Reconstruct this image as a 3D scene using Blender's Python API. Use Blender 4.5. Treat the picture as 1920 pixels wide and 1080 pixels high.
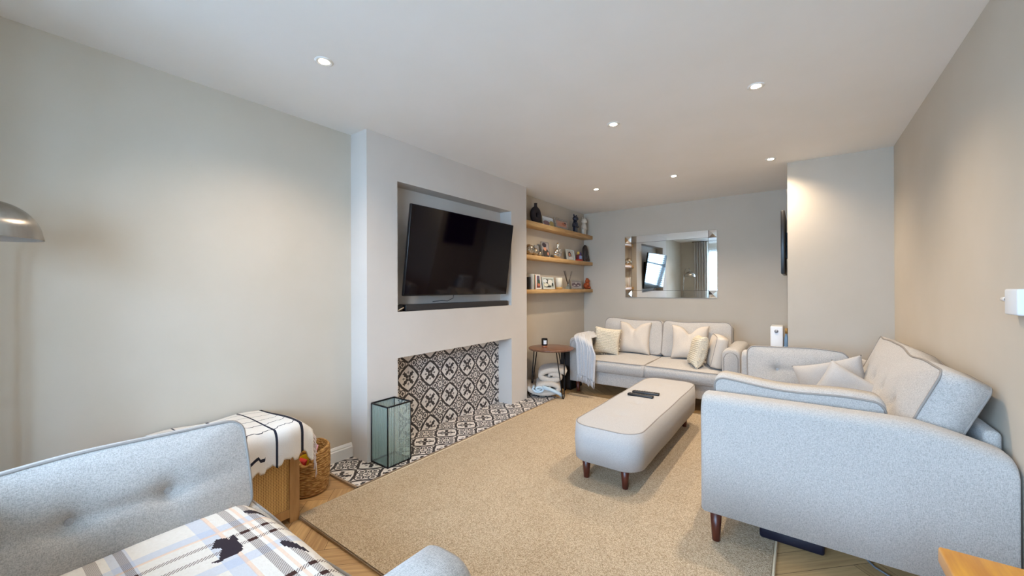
import bpy, bmesh, math, random
from mathutils import Matrix, Vector
random.seed(7)
PI=math.pi
sc=bpy.context.scene
for o in list(bpy.data.objects): bpy.data.objects.remove(o)
COL=sc.collection

# ------------------------------------------------------------------ camera
YAW,PIT,ROL=0.6345,0.0023,-0.0032
cd=bpy.data.cameras.new('camera'); cam=bpy.data.objects.new('camera',cd); COL.objects.link(cam)
cd.sensor_width=36; cd.lens=735.16/1920*36; cd.clip_start=0.05
F0=Vector((-math.sin(YAW),math.cos(YAW),0)); R0=Vector((math.cos(YAW),math.sin(YAW),0)); U0=Vector((0,0,1))
Fw=F0*math.cos(PIT)+U0*math.sin(PIT); Up=-F0*math.sin(PIT)+U0*math.cos(PIT)
CX=R0*math.cos(ROL)+Up*math.sin(ROL); CY=-R0*math.sin(ROL)+Up*math.cos(ROL)
M=Matrix.Identity(4)
for i in range(3): M[i][0]=CX[i]; M[i][1]=CY[i]; M[i][2]=-Fw[i]
M[2][3]=1.2507
cam.matrix_world=M
sc.camera=cam
sc.view_settings.view_transform='Standard'; sc.view_settings.look='None'
sc.view_settings.gamma=1.0; sc.view_settings.exposure=0.23; sc.view_settings.use_curve_mapping=False

# ------------------------------------------------------------------ light
W=bpy.data.worlds.new('sky'); sc.world=W; W.use_nodes=True
bg=W.node_tree.nodes['Background']; bg.inputs[0].default_value=(0.44,0.68,1.0,1); bg.inputs[1].default_value=40.0
pl=bpy.data.lights.new('window_portal','AREA'); po=bpy.data.objects.new('window_portal',pl); COL.objects.link(po)
pl.shape='RECTANGLE'; pl.size=2.4; pl.size_y=1.45; pl.cycles.is_portal=True
po.location=(-.85,-1.44,1.50); po.rotation_euler=(PI/2,0,0)   # faces +Y into the room
SPOT_W=54.0; SPOT_C=(1.0,0.82,0.62)

# ------------------------------------------------------------------ helpers
def lin(c):
    r=[]
    for v in c[:3]:
        v=v/255.0; r.append(v/12.92 if v<=0.04045 else ((v+0.055)/1.055)**2.4)
    return (r[0],r[1],r[2],1.0)
class MB:
    def __init__(s): s.v=[]; s.f=[]; s.m=[]; s.s=[]; s.uv={}
    def add(s,vs,fs,mi=0,sm=True):
        o=len(s.v); s.v+= [tuple(p) for p in vs]
        for f in fs: s.f.append(tuple(i+o for i in f)); s.m.append(mi); s.s.append(sm)
        return s
    def box(s,x0,x1,y0,y1,z0,z1,mi=0):
        v=[(x,y,z) for z in (z0,z1) for y in (y0,y1) for x in (x0,x1)]
        return s.add(v,[(0,2,3,1),(4,5,7,6),(0,1,5,4),(2,6,7,3),(0,4,6,2),(1,3,7,5)],mi,False)
    def rbox(s,x0,x1,y0,y1,z0,z1,r,seg=4,mi=0):
        bm=bmesh.new(); bmesh.ops.create_cube(bm,size=1)
        for v in bm.verts: v.co=Vector(((x0+x1)/2+v.co.x*(x1-x0),(y0+y1)/2+v.co.y*(y1-y0),(z0+z1)/2+v.co.z*(z1-z0)))
        bmesh.ops.bevel(bm,geom=bm.edges[:]+bm.verts[:],offset=r,segments=seg,profile=0.5,affect='EDGES',clamp_overlap=True)
        bm.verts.ensure_lookup_table(); bm.verts.index_update()
        s.add([v.co[:] for v in bm.verts],[[v.index for v in f.verts] for f in bm.faces],mi,True); bm.free(); return s
    def tube(s,pts,r,n=8,closed=False,mi=0,r1=None):
        pts=[Vector(p) for p in pts]; N=len(pts); vs=[]; fs=[]; prev=None
        for i,p in enumerate(pts):
            a=pts[(i-1)%N] if (closed or i>0) else p; b=pts[(i+1)%N] if (closed or i<N-1) else p
            t=(b-a).normalized() if (b-a).length>1e-9 else Vector((0,0,1))
            if prev is None:
                h=Vector((0,0,1)) if abs(t.z)<0.9 else Vector((1,0,0)); u=t.cross(h).normalized()
            else:
                u=(prev-t*prev.dot(t)); u=u.normalized() if u.length>1e-6 else t.orthogonal().normalized()
            prev=u; w=t.cross(u); rr=r if r1 is None else r+(r1-r)*i/max(1,N-1)
            for k in range(n):
                a_=2*PI*k/n; vs.append(p+(u*math.cos(a_)+w*math.sin(a_))*rr)
        K=N if closed else N-1
        for i in range(K):
            for k in range(n):
                a=i*n+k; b=i*n+(k+1)%n; c=((i+1)%N)*n+(k+1)%n; d=((i+1)%N)*n+k; fs.append((a,b,c,d))
        if not closed: fs.append(tuple(range(n))[::-1]); fs.append(tuple((N-1)*n+k for k in range(n)))
        return s.add(vs,fs,mi,True)
    def lathe(s,prof,c=(0,0,0),n=32,mi=0,sx=1,sy=1,axis='z',cap=True):
        vs=[];fs=[]
        for r,z in prof:
            for k in range(n):
                a=2*PI*k/n; x,y,zz=r*math.cos(a)*sx,r*math.sin(a)*sy,z
                if axis=='y': x,y,zz=x,zz,y
                if axis=='x': x,y,zz=zz,x,y
                vs.append((x+c[0],y+c[1],zz+c[2]))
        for i in range(len(prof)-1):
            for k in range(n): fs.append((i*n+k,i*n+(k+1)%n,(i+1)*n+(k+1)%n,(i+1)*n+k))
        if cap: fs.append(tuple(range(n))[::-1]); fs.append(tuple((len(prof)-1)*n+k for k in range(n)))
        return s.add(vs,fs,mi,True)
    def ball(s,c,rx,ry=None,rz=None,n=16,mi=0):
        ry=ry or rx; rz=rz or rx; vs=[];fs=[]; m=n//2
        for i in range(m+1):
            t=PI*i/m
            for k in range(n):
                a=2*PI*k/n; vs.append((c[0]+rx*math.sin(t)*math.cos(a),c[1]+ry*math.sin(t)*math.sin(a),c[2]-rz*math.cos(t)))
        for i in range(m):
            for k in range(n): fs.append((i*n+k,i*n+(k+1)%n,(i+1)*n+(k+1)%n,(i+1)*n+k))
        return s.add(vs,fs,mi,True)
    def grid(s,fn,nu,nv,mi=0,mfn=None):
        o=len(s.v)
        for j in range(nv+1):
            for i in range(nu+1): s.v.append(tuple(fn(i/nu,j/nv)))
        for j in range(nv):
            for i in range(nu):
                a=o+j*(nu+1)+i; s.f.append((a,a+1,a+nu+2,a+nu+1)); s.s.append(True)
                s.m.append(mfn((i+.5)/nu,(j+.5)/nv) if mfn else mi)
                s.uv[len(s.f)-1]=[(i/nu,j/nv),((i+1)/nu,j/nv),((i+1)/nu,(j+1)/nv),(i/nu,(j+1)/nv)]
        return s
    def xf(s,m): s.v=[tuple(m@Vector(p)) for p in s.v]; return s
    def build(s,name,mats,parent=None,mat_local=None,world=False,recalc=False):
        if not isinstance(mats,(list,tuple)): mats=[mats]
        me=bpy.data.meshes.new(name)
        vs=s.v
        if world and parent is not None:
            inv=root_matrix(parent).inverted(); vs=[tuple(inv@Vector(p)) for p in vs]
        me.from_pydata(vs,[],s.f); me.update()
        for m in mats: me.materials.append(m)
        me.polygons.foreach_set('material_index',s.m); me.polygons.foreach_set('use_smooth',s.s)
        if s.uv:
            uvl=me.uv_layers.new(name='UVMap')
            for p in me.polygons:
                u=s.uv.get(p.index)
                if u:
                    for li,q in zip(p.loop_indices,u): uvl.data[li].uv=q
        me.validate()
        if recalc:
            bm=bmesh.new(); bm.from_mesh(me); bmesh.ops.remove_doubles(bm,verts=bm.verts,dist=1e-5)
            bmesh.ops.recalc_face_normals(bm,faces=bm.faces); bm.to_mesh(me); bm.free()
        o=bpy.data.objects.new(name,me); COL.objects.link(o)
        if parent is not None: o.parent=parent
        if mat_local is not None: o.matrix_local=mat_local
        return o
def local_m(o): return Matrix.LocRotScale(o.location,o.rotation_euler,o.scale)
def root_matrix(o):
    m=local_m(o)
    while o.parent: o=o.parent; m=local_m(o)@m
    return m
def tag(o,label,cat,group=None,kind=None):
    o['label']=label
    if cat: o['category']=cat
    if group: o['group']=group
    if kind: o['kind']=kind
    return o
def thing(name,label,cat,loc=(0,0,0),rz=0,group=None):
    o=bpy.data.objects.new(name,None); COL.objects.link(o); o.location=loc; o.rotation_euler=(0,0,rz); o.empty_display_size=.05
    return tag(o,label,cat,group)
def struct(o): o['kind']='structure'; return o
def copy_tree(o,parent=None):
    c=o.copy(); COL.objects.link(c); 
    if parent: c.parent=parent
    for ch in [x for x in bpy.data.objects if x.parent==o]: copy_tree(ch,c)
    return c
def solid(o,t,off=0):
    m=o.modifiers.new('thickness','SOLIDIFY'); m.thickness=t; m.offset=off; return o

# ------------------------------------------------------------------ materials
class N:
    """tiny node expression helper"""
    def __init__(s,nt): s.nt=nt
    def n(s,t,**k):
        x=s.nt.nodes.new(t)
        for a,b in k.items(): setattr(x,a,b)
        return x
    def m(s,op,a,b=0.0,c=0.0):
        x=s.n('ShaderNodeMath',operation=op)
        for i,v in enumerate((a,b,c)):
            if isinstance(v,(int,float)): x.inputs[i].default_value=v
            else: s.nt.links.new(v,x.inputs[i])
        return x.outputs[0]
    def mix(s,f,a,b):
        x=s.n('ShaderNodeMix',data_type='RGBA')
        for i,v in ((0,f),(6,a),(7,b)):
            if isinstance(v,(int,float,tuple)): x.inputs[i].default_value=v
            else: s.nt.links.new(v,x.inputs[i])
        return x.outputs[2]
def base(name,col=(200,200,200),rough=.6,metal=0,spec=.5,coat=0):
    m=bpy.data.materials.new(name); m.use_nodes=True; b=m.node_tree.nodes['Principled BSDF']
    b.inputs['Base Color'].default_value=lin(col); b.inputs['Roughness'].default_value=rough; b.inputs['Metallic'].default_value=metal
    b.inputs['Specular IOR Level'].default_value=spec; b.inputs['Coat Weight'].default_value=coat
    return m,b,N(m.node_tree)
def noisy(name,c1,c2,scale=40,rough=.7,bump=0.0,bscale=None,stretch=(1,1,1),detail=4,metal=0,spec=.4,coat=0,lo=.35,hi=.65,bd=.002):
    m,b,h=base(name,c1,rough,metal,spec,coat); L=m.node_tree.links
    tc=h.n('ShaderNodeTexCoord'); mp=h.n('ShaderNodeMapping'); mp.inputs['Scale'].default_value=stretch
    L.new(tc.outputs['Object'],mp.inputs[0])
    t=h.n('ShaderNodeTexNoise'); t.inputs['Scale'].default_value=scale; t.inputs['Detail'].default_value=detail; L.new(mp.outputs[0],t.inputs[0])
    r=h.n('ShaderNodeValToRGB'); r.color_ramp.elements[0].position=lo; r.color_ramp.elements[1].position=hi
    r.color_ramp.elements[0].color=lin(c1); r.color_ramp.elements[1].color=lin(c2)
    L.new(t.outputs[0],r.inputs[0]); L.new(r.outputs[0],b.inputs['Base Color'])
    if bump:
        t2=h.n('ShaderNodeTexNoise'); t2.inputs['Scale'].default_value=bscale or scale; t2.inputs['Detail'].default_value=3; L.new(mp.outputs[0],t2.inputs[0])
        bp=h.n('ShaderNodeBump'); bp.inputs['Strength'].default_value=bump; bp.inputs['Distance'].default_value=bd; L.new(t2.outputs[0],bp.inputs['Height']); L.new(bp.outputs[0],b.inputs['Normal'])
    return m
def fabric(name,c1,c2,sc_=1.0,bump=.6):
    """woven upholstery: two crossed stretched noises"""
    m,b,h=base(name,c1,.9,0,.2); L=m.node_tree.links
    b.inputs['Sheen Weight'].default_value=.15
    tc=h.n('ShaderNodeTexCoord'); outs=[]
    for st in ((1,.25,1),(.25,1,.6),(1,1,.2)):
        mp=h.n('ShaderNodeMapping'); mp.inputs['Scale'].default_value=st; L.new(tc.outputs['Object'],mp.inputs[0])
        t=h.n('ShaderNodeTexNoise'); t.inputs['Scale'].default_value=620*sc_; t.inputs['Detail'].default_value=2; L.new(mp.outputs[0],t.inputs[0]); outs.append(t.outputs[0])
    s=h.m('MULTIPLY',h.m('ADD',h.m('ADD',outs[0],outs[1]),outs[2]),1/3)
    r=h.n('ShaderNodeValToRGB'); r.color_ramp.elements[0].position=.40; r.color_ramp.elements[1].position=.58
    r.color_ramp.elements[0].color=lin(c2); r.color_ramp.elements[1].color=lin(c1); L.new(s,r.inputs[0]); L.new(r.outputs[0],b.inputs['Base Color'])
    bp=h.n('ShaderNodeBump'); bp.inputs['Strength'].default_value=bump; bp.inputs['Distance'].default_value=.0025; L.new(s,bp.inputs['Height']); L.new(bp.outputs[0],b.inputs['Normal'])
    return m
def emis(name,col,s):
    m,b,h=base(name,col); b.inputs['Emission Color'].default_value=lin(col); b.inputs['Emission Strength'].default_value=s; return m

WALL=noisy('wall_paint',(200,189,172),(203,192,176),scale=3,rough=.85,bump=.05,bscale=250,spec=.25)
BREAST=noisy('chimney_paint',(208,200,191),(211,203,194),scale=3,rough=.8,bump=.05,bscale=250,spec=.25)
CEIL=noisy('ceiling_paint',(240,238,234),(242,240,237),scale=3,rough=.9,bump=.03,bscale=200,spec=.2)
TRIM=base('trim_white',(226,224,220),.45)[0]
SOFA=fabric('sofa_weave',(198,192,185),(160,155,149),.8,bump=.55)
SOFA2=fabric('footstool_weave',(188,184,180),(166,161,157),1.4,.4)
PIPE=base('piping_fabric',(146,139,132),.9)[0]
BTN=fabric('button_fabric',(190,186,182),(165,160,156))
LEGW=noisy('walnut_leg',(92,38,22),(66,26,16),scale=14,stretch=(4,4,.6),rough=.35,spec=.5)
OAK=noisy('oak_shelf',(212,172,116),(190,148,94),scale=9,stretch=(6,.6,6),rough=.5)
OAKC=noisy('oak_cabinet',(186,142,90),(166,122,74),scale=10,stretch=(5,5,.7),rough=.5)
HONEY=noisy('honey_oak_table',(232,160,38),(206,130,24),scale=9,stretch=(6,.6,6),rough=.35,coat=.3)
WALNUT=noisy('walnut_top',(128,88,66),(98,64,46),scale=9,stretch=(1,6,6),rough=.35,coat=.2)
BLACK=base('black_plastic',(12,12,14),.35)[0]
BLACKM=base('black_metal',(14,13,16),.4,.6)[0]
NAVYB=base('dark_blue_plastic',(12,14,34),.4)[0]
SCREEN=base('screen_glass',(9,3,12),.06,0,.28)[0]
SOUNDM=noisy('soundbar_mesh',(54,50,48),(44,41,40),scale=300,rough=.75)
CHROME=base('chrome',(225,222,218),.08,1)[0]
STEEL=noisy('brushed_steel',(176,168,158),(168,160,150),scale=60,stretch=(1,1,.05),rough=.26,metal=1)
WHITEP=base('white_plastic',(232,234,236),.4)[0]
MIRR=base('mirror_glass',(235,238,236),.01,1)[0]
MIRB=base('mirror_bevel',(245,248,248),.04,1)[0]
CREAM=noisy('knit_cream',(228,216,194),(198,184,160),scale=120,rough=.95,bump=.8,bscale=160,bd=.004)
PLAINP=fabric('plain_cushion_linen',(214,203,190),(190,178,164),1.5,.4)
THROW=fabric('soft_throw',(205,205,206),(182,181,182),.7,.7)
BLANK=fabric('rolled_fleece',(214,202,188),(196,184,170),.8,.5)
BLANK2=fabric('pale_blue_fleece',(206,222,230),(186,206,218),.8,.5)

def rug_mat():
    m,b,h=base('rug_wool',(190,160,118),.95,0,.15); L=m.node_tree.links
    tc=h.n('ShaderNodeTexCoord'); v=h.n('ShaderNodeTexVoronoi'); v.inputs['Scale'].default_value=170; L.new(tc.outputs['Object'],v.inputs[0])
    n=h.n('ShaderNodeTexNoise'); n.inputs['Scale'].default_value=6; n.inputs['Detail'].default_value=6; L.new(tc.outputs['Object'],n.inputs[0])
    n2=h.n('ShaderNodeTexNoise'); n2.inputs['Scale'].default_value=210; L.new(tc.outputs['Object'],n2.inputs[0])
    f=h.m('ADD',h.m('MULTIPLY',n2.outputs[0],.92),h.m('MULTIPLY',n.outputs[0],.08))
    r=h.n('ShaderNodeValToRGB'); r.color_ramp.elements[0].position=.36; r.color_ramp.elements[1].position=.62
    r.color_ramp.elements[0].color=lin((156,134,106)); r.color_ramp.elements[1].color=lin((210,190,162)); L.new(f,r.inputs[0]); L.new(r.outputs[0],b.inputs['Base Color'])
    bp=h.n('ShaderNodeBump'); bp.inputs['Strength'].default_value=.8; bp.inputs['Distance'].default_value=.004; L.new(h.m('ADD',v.outputs[0],n2.outputs[0]),bp.inputs['Height']); L.new(bp.outputs[0],b.inputs['Normal'])
    return m
RUG=rug_mat(); RUGE=base('rug_binding',(206,184,152),.9)[0]

def tile_mat(name,ax,ay,ox,oy,T=.2425):
    """black and white patterned tile; ax/ay = axes used, ox/oy = centre of one medallion"""
    m,b,h=base(name,(220,214,208),.45,0,.4); L=m.node_tree.links; M_=h.m
    g=h.n('ShaderNodeNewGeometry'); s=h.n('ShaderNodeSeparateXYZ'); L.new(g.outputs['Position'],s.inputs[0])
    def cell(o,off):
        q=M_('ADD',M_('DIVIDE',M_('SUBTRACT',o,off),T),100.5)
        return M_('ABSOLUTE',M_('SUBTRACT',M_('FRACT',q),.5))
    u=cell(s.outputs[ax],ox); v=cell(s.outputs[ay],oy)
    r=M_('SQRT',M_('ADD',M_('MULTIPLY',u,u),M_('MULTIPLY',v,v))); th=M_('ARCTAN2',v,u)
    lt=lambda a,b_: M_('LESS_THAN',a,b_)
    gt=lambda a,b_: M_('GREATER_THAN',a,b_)
    AND=lambda a,b_: M_('MULTIPLY',a,b_)
    OR=lambda a,b_: M_('MAXIMUM',a,b_)
    # scalloped ring round the medallion
    ring=M_('ADD',.385,M_('MULTIPLY',M_('ABSOLUTE',M_('COSINE',M_('MULTIPLY',th,2))),.075))
    ring=M_('SUBTRACT',ring,M_('MULTIPLY',M_('ABSOLUTE',M_('SINE',M_('MULTIPLY',th,4))),.045))
    d=lt(M_('ABSOLUTE',M_('SUBTRACT',r,ring)),.040)
    # flower: diagonal oak-leaf arms
    a=M_('MULTIPLY',M_('ADD',u,v),.7071); w=M_('ABSOLUTE',M_('MULTIPLY',M_('SUBTRACT',u,v),.7071))
    arm=AND(lt(w,M_('ADD',.034,M_('MULTIPLY',M_('ABSOLUTE',M_('SINE',M_('MULTIPLY',a,26))),.036))),AND(lt(a,.29),gt(a,.02)))
    d=OR(d,arm)
    # small axis leaves
    for p,q in ((u,v),(v,u)):
        leaf=lt(M_('ADD',M_('MULTIPLY',M_('ABSOLUTE',M_('SUBTRACT',p,.20)),.55),q),.040)
        d=OR(d,AND(leaf,gt(q,.006)))
    # corner cross with four scrolls
    cu=M_('SUBTRACT',.5,u); cv=M_('SUBTRACT',.5,v)
    for p,q in ((cu,cv),(cv,cu)):
        dx=M_('SUBTRACT',p,.255); rr=M_('SQRT',M_('ADD',M_('MULTIPLY',dx,dx),M_('MULTIPLY',M_('SUBTRACT',q,.0),q)))
        d=OR(d,AND(lt(M_('ABSOLUTE',M_('SUBTRACT',rr,.118)),.017),gt(r,.30)))
        dx2=M_('SUBTRACT',p,.145); dq=M_('SUBTRACT',q,.085); r2=M_('SQRT',M_('ADD',M_('MULTIPLY',dx2,dx2),M_('MULTIPLY',dq,dq)))
        d=OR(d,lt(M_('ABSOLUTE',M_('SUBTRACT',r2,.045)),.014))
        st=M_('ADD',M_('POWER',M_('ABSOLUTE',dx),.6),M_('POWER',q,.6))
        d=OR(d,lt(st,.26))
    ca=M_('MULTIPLY',M_('ADD',cu,cv),.7071); cw=M_('ABSOLUTE',M_('MULTIPLY',M_('SUBTRACT',cu,cv),.7071))
    d=OR(d,AND(lt(cw,.016),lt(ca,.075)))
    # grout at the tile joints (tiles are half the pattern)
    gr=OR(lt(u,.006),lt(v,.006)); gr=OR(gr,OR(gt(u,.494),gt(v,.494)))
    nz=h.n('ShaderNodeTexNoise'); nz.inputs['Scale'].default_value=30; L.new(g.outputs['Position'],nz.inputs[0])
    white=h.mix(nz.outputs[0],lin((232,225,218)),lin((212,204,196)))
    dark=h.mix(nz.outputs[0],lin((44,40,42)),lin((66,60,60)))
    c=h.mix(d,white,dark); c=h.mix(AND(gr,.6),c,lin((186,178,170)))
    L.new(c,b.inputs['Base Color']); return m

# ------------------------------------------------------------------ room
XL,XB,XR=-2.697,-2.496,.614
Y1,Y2,YB=1.642,3.671,5.544
XC,YC=-.095,4.404
YP=-.60; YW=-1.50; H=2.40
TT1,TT0,TY1,TY2,TD=2.082,1.075,1.907,3.381,.149
ZF,DF=.721,.178

# floor: herringbone oak planks
def floor_mat():
    m,b,h=base('oak_floor',(196,158,108),.42,0,.4); L=m.node_tree.links
    at=h.n('ShaderNodeAttribute'); at.attribute_name='tone'; uv=h.n('ShaderNodeUVMap')
    mp=h.n('ShaderNodeMapping'); mp.inputs['Scale'].default_value=(.8,14,1); L.new(uv.outputs[0],mp.inputs[0])
    n=h.n('ShaderNodeTexNoise'); n.inputs['Scale'].default_value=5; n.inputs['Detail'].default_value=8; n.inputs['Distortion'].default_value=.6; L.new(mp.outputs[0],n.inputs[0])
    f=h.m('ADD',h.m('MULTIPLY',n.outputs[0],.8),h.m('MULTIPLY',at.outputs['Fac'],.35))
    r=h.n('ShaderNodeValToRGB'); r.color_ramp.elements[0].position=.28; r.color_ramp.elements[1].position=.82
    r.color_ramp.elements[0].color=lin((160,122,78)); r.color_ramp.elements[1].color=lin((214,176,124)); L.new(f,r.inputs[0]); L.new(r.outputs[0],b.inputs['Base Color'])
    return m
FLOOR=floor_mat(); JOINT=base('floor_joint',(104,78,50),.8)[0]
def make_floor():
    mb=MB(); x0,x1,y0,y1=XL-.05,XR+.05,-1.65,YB+.05
    mb.box(x0,x1,y0,y1,-.08,-.002,1)
    Wd,Ln=.12,.60; tones=[0]*6
    c,s=math.cos(PI/4),math.sin(PI/4)
    def clip(poly):
        def cl(P,f):
            o=[]
            for i in range(len(P)):
                a,b=P[i],P[(i+1)%len(P)]; fa,fb=f(a),f(b)
                if fa>=0: o.append(a)
                if (fa>=0)!=(fb>=0):
                    t=fa/(fa-fb); o.append(tuple(a[k]+(b[k]-a[k])*t for k in range(4)))
            return o
        for f in (lambda p:p[0]-x0,lambda p:x1-p[0],lambda p:p[1]-y0,lambda p:y1-p[1]):
            if len(poly)<3: return []
            poly=cl(poly,f)
        return poly
    g=.0012
    for i in range(-60,60):
        for j in range(-14,14):
            for k in (0,1):
                # classic herringbone lattice
                bx=i*Wd+j*Ln; by=i*Wd-j*Ln
                if k==0: rc=(bx,by,bx+Ln,by+Wd)
                else: rc=(bx+Ln-0,by-Ln+Wd,bx+Ln+Wd,by+Wd)
                a0,b0,a1,b1=rc[0]+g,rc[1]+g,rc[2]-g,rc[3]-g
                cx,cy=(a0+a1)/2,(b0+b1)/2
                wx,wy=cx*c-cy*s-1,cx*s+cy*c+2
                if wx<x0-.7 or wx>x1+.7 or wy<y0-.7 or wy>y1+.7: continue
                of=random.random()*50
                pts=[]
                for (a,b_) in ((a0,b0),(a1,b0),(a1,b1),(a0,b1)):
                    u,v=(a-a0,b_-b0) if k==0 else (b_-b0,a-a0)
                    pts.append((a*c-b_*s-1,a*s+b_*c+2,u+of,v+of))
                P=clip(pts)
                if len(P)<3: continue
                o=len(mb.v); mb.v+=[(p[0],p[1],0) for p in P]; mb.f.append(tuple(range(o,o+len(P)))); mb.m.append(0); mb.s.append(False)
                mb.uv[len(mb.f)-1]=[(p[2],p[3]) for p in P]; tones.append(random.random())
    o=mb.build('floor',[FLOOR,JOINT]); at=o.data.attributes.new('tone','FLOAT','FACE')
    for i,t in enumerate(tones[:len(o.data.polygons)]): at.data[i].value=t
    return struct(o)
make_floor()
# ceiling with round holes is not needed: the spots are surface rings
struct(MB().box(XL-.15,XR+.15,-1.65,YB+.15,H,H+.1).build('ceiling',CEIL))
struct(MB().box(XL-.12,XL,-1.65,YB+.12,0,H).build('wall_left',WALL))
struct(MB().box(XL-.12,XR+.12,YB,YB+.12,0,H).build('wall_back',WALL))
struct(MB().box(XR,XR+.12,-1.65,YB,0,H).build('wall_right',WALL))
struct(MB().box(XC,XR,YC,YB,0,H).build('wall_corner',WALL))
mb=MB()
mb.box(XL,XB,Y1,TY1,0,H); mb.box(XL,XB,TY2,Y2,0,H); mb.box(XL,XB,TY1,TY2,TT1,H); mb.box(XL,XB,TY1,TY2,ZF,TT0)
mb.box(XL,XB-TD,TY1,TY2,TT0,TT1); mb.box(XL,XB-DF-.008,TY1,TY2,0,ZF)
struct(mb.build('wall_chimney',BREAST))
# front wall with the bay behind the camera
BX0,BX1=-2.05,.35; WZ0,WZ1=.80,2.22
mb=MB(); mb.box(XL,BX0,YW-.12,YP,0,H); mb.box(BX1,XR,YW-.12,YP,0,H)
mb.box(BX0,BX1,YW-.12,YW,0,WZ0); mb.box(BX0,BX1,YW-.12,YW,WZ1,H)
struct(mb.build('wall_front',WALL))
w=thing('window_1','wide white shuttered window in the bay, seen reflected in the mirror','window',((BX0+BX1)/2,YW-.05,WZ0)); w['kind']='structure'; del w['category']
mb=MB(); fw=.06
mb.box(BX0,BX1,YW-.10,YW-.02,WZ0,WZ0+fw); mb.box(BX0,BX1,YW-.10,YW-.02,WZ1-fw,WZ1)
npan=4; pw=(BX1-BX0)/npan
for k in range(npan+1):
    x=BX0+k*pw; mb.box(max(BX0,x-fw/2),min(BX1,x+fw/2),YW-.10,YW-.02,WZ0+fw,WZ1-fw)
mb.build('window_frame',TRIM,w,world=True)
mb=MB().box(BX0,BX1,YW-.02,YW+.10,WZ0-.03,WZ0); mb.build('window_sill',TRIM,w,world=True)
for k in range(npan):
    mb=MB(); x0=BX0+k*pw+fw/2; x1=BX0+(k+1)*pw-fw/2
    mb.box(x0,x0+.045,YW-.02,YW+.01,WZ0+.02,WZ1-.02); mb.box(x1-.045,x1,YW-.02,YW+.01,WZ0+.02,WZ1-.02)
    mb.box(x0,x1,YW-.02,YW+.01,WZ1-.10,WZ1-.02); mb.box(x0,x1,YW-.02,YW+.01,WZ0+.02,WZ0+.10); mb.box(x0,x1,YW-.02,YW+.01,1.50,1.56)
    z=WZ0+.15
    while z<WZ1-.12:
        if not 1.46<z<1.60:
            dz=.012
            mb.add([(x0+.045,YW-.035,z+dz),(x1-.045,YW-.035,z+dz),(x1-.045,YW+.025,z-dz),(x0+.045,YW+.025,z-dz),
                    (x0+.045,YW-.035,z+dz+.008),(x1-.045,YW-.035,z+dz+.008),(x1-.045,YW+.025,z-dz+.008),(x0+.045,YW+.025,z-dz+.008)],
                   [(0,1,2,3)[::-1],(4,5,6,7),(0,4,5,1)[::-1],(2,6,7,3)[::-1],(0,3,7,4)[::-1],(1,5,6,2)[::-1]],0,False)
        z+=.066
    mb.build('shutter',TRIM,w,world=True)

# baseboards with moulded top
def bboard(name,a,b,nrm):
    prof=[(0,0),(.016,0),(.016,.085),(.011,.092),(.011,.100),(.005,.112),(0,.116)]
    mb=MB(); a=Vector(a);b=Vector(b);n_=Vector(nrm)
    vs=[a+n_*d+Vector((0,0,z)) for d,z in prof]+[b+n_*d+Vector((0,0,z)) for d,z in prof]; k=len(prof)
    fs=[(i,i+1,k+i+1,k+i) for i in range(k-1)]+[tuple(range(k)),tuple(range(k,2*k))[::-1]]
    mb.add(vs,fs,0,False); return struct(mb.build(name,TRIM))
bboard('baseboard_left',(XL,YP,0),(XL,Y1,0),(1,0,0))
bboard('baseboard_alcove',(XL,Y2,0),(XL,YB,0),(1,0,0))
bboard('baseboard_back',(XL,YB,0),(XC,YB,0),(0,-1,0))
bboard('baseboard_right',(XR,YP,0),(XR,YC,0),(-1,0,0))
bboard('baseboard_corner',(XC,YC,0),(XR,YC,0),(0,-1,0))

# hearth and fireplace tiling
TILEF=tile_mat('hearth_tile',0,1,-2.585+.1212,1.54+.1212)
TILEW=tile_mat('fireplace_tile',1,2,2.150,.499)
HX,HY0,HY1=-2.245,1.408,3.93
hearth=thing('tiled_hearth','black and white patterned tile hearth in front of the fireplace opening','hearth',(HX,HY0,0))
MB().box(XL,HX,HY0,HY1,0,.012).build('tile_bed',TILEF,hearth,world=True)
mb=MB().box(HX,HX+.012,HY0-.012,HY1,0,.014); mb.box(XL,HX+.012,HY0-.014,HY0,0,.014)
GRT=base('hearth_edge',(150,128,104),.5)[0]
mb.build('edge_strip',GRT,hearth,world=True)
t=tag(MB().box(XB-DF-.008,XB-DF,TY1,TY2,.012,ZF).build('fireplace_tiles',TILEW),'patterned black and white tiles lining the back of the fireplace recess','tiles')

# rug
rug=thing('area_rug','large beige woven rug with bound edges covering the middle of the floor','rug',(-1.2,2.6,0))
RX0,RX1,RY0,RY1=-2.222,-.10,1.035,4.20
MB().box(RX0+.008,RX1-.008,RY0+.008,RY1-.008,0.001,.012).build('pile',RUG,rug,world=True)
MB().tube([(RX0,RY0,.008),(RX1,RY0,.008),(RX1,RY1,.008),(RX0,RY1,.008)],.008,8,True).build('bound_edge',RUGE,rug,world=True)

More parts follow.
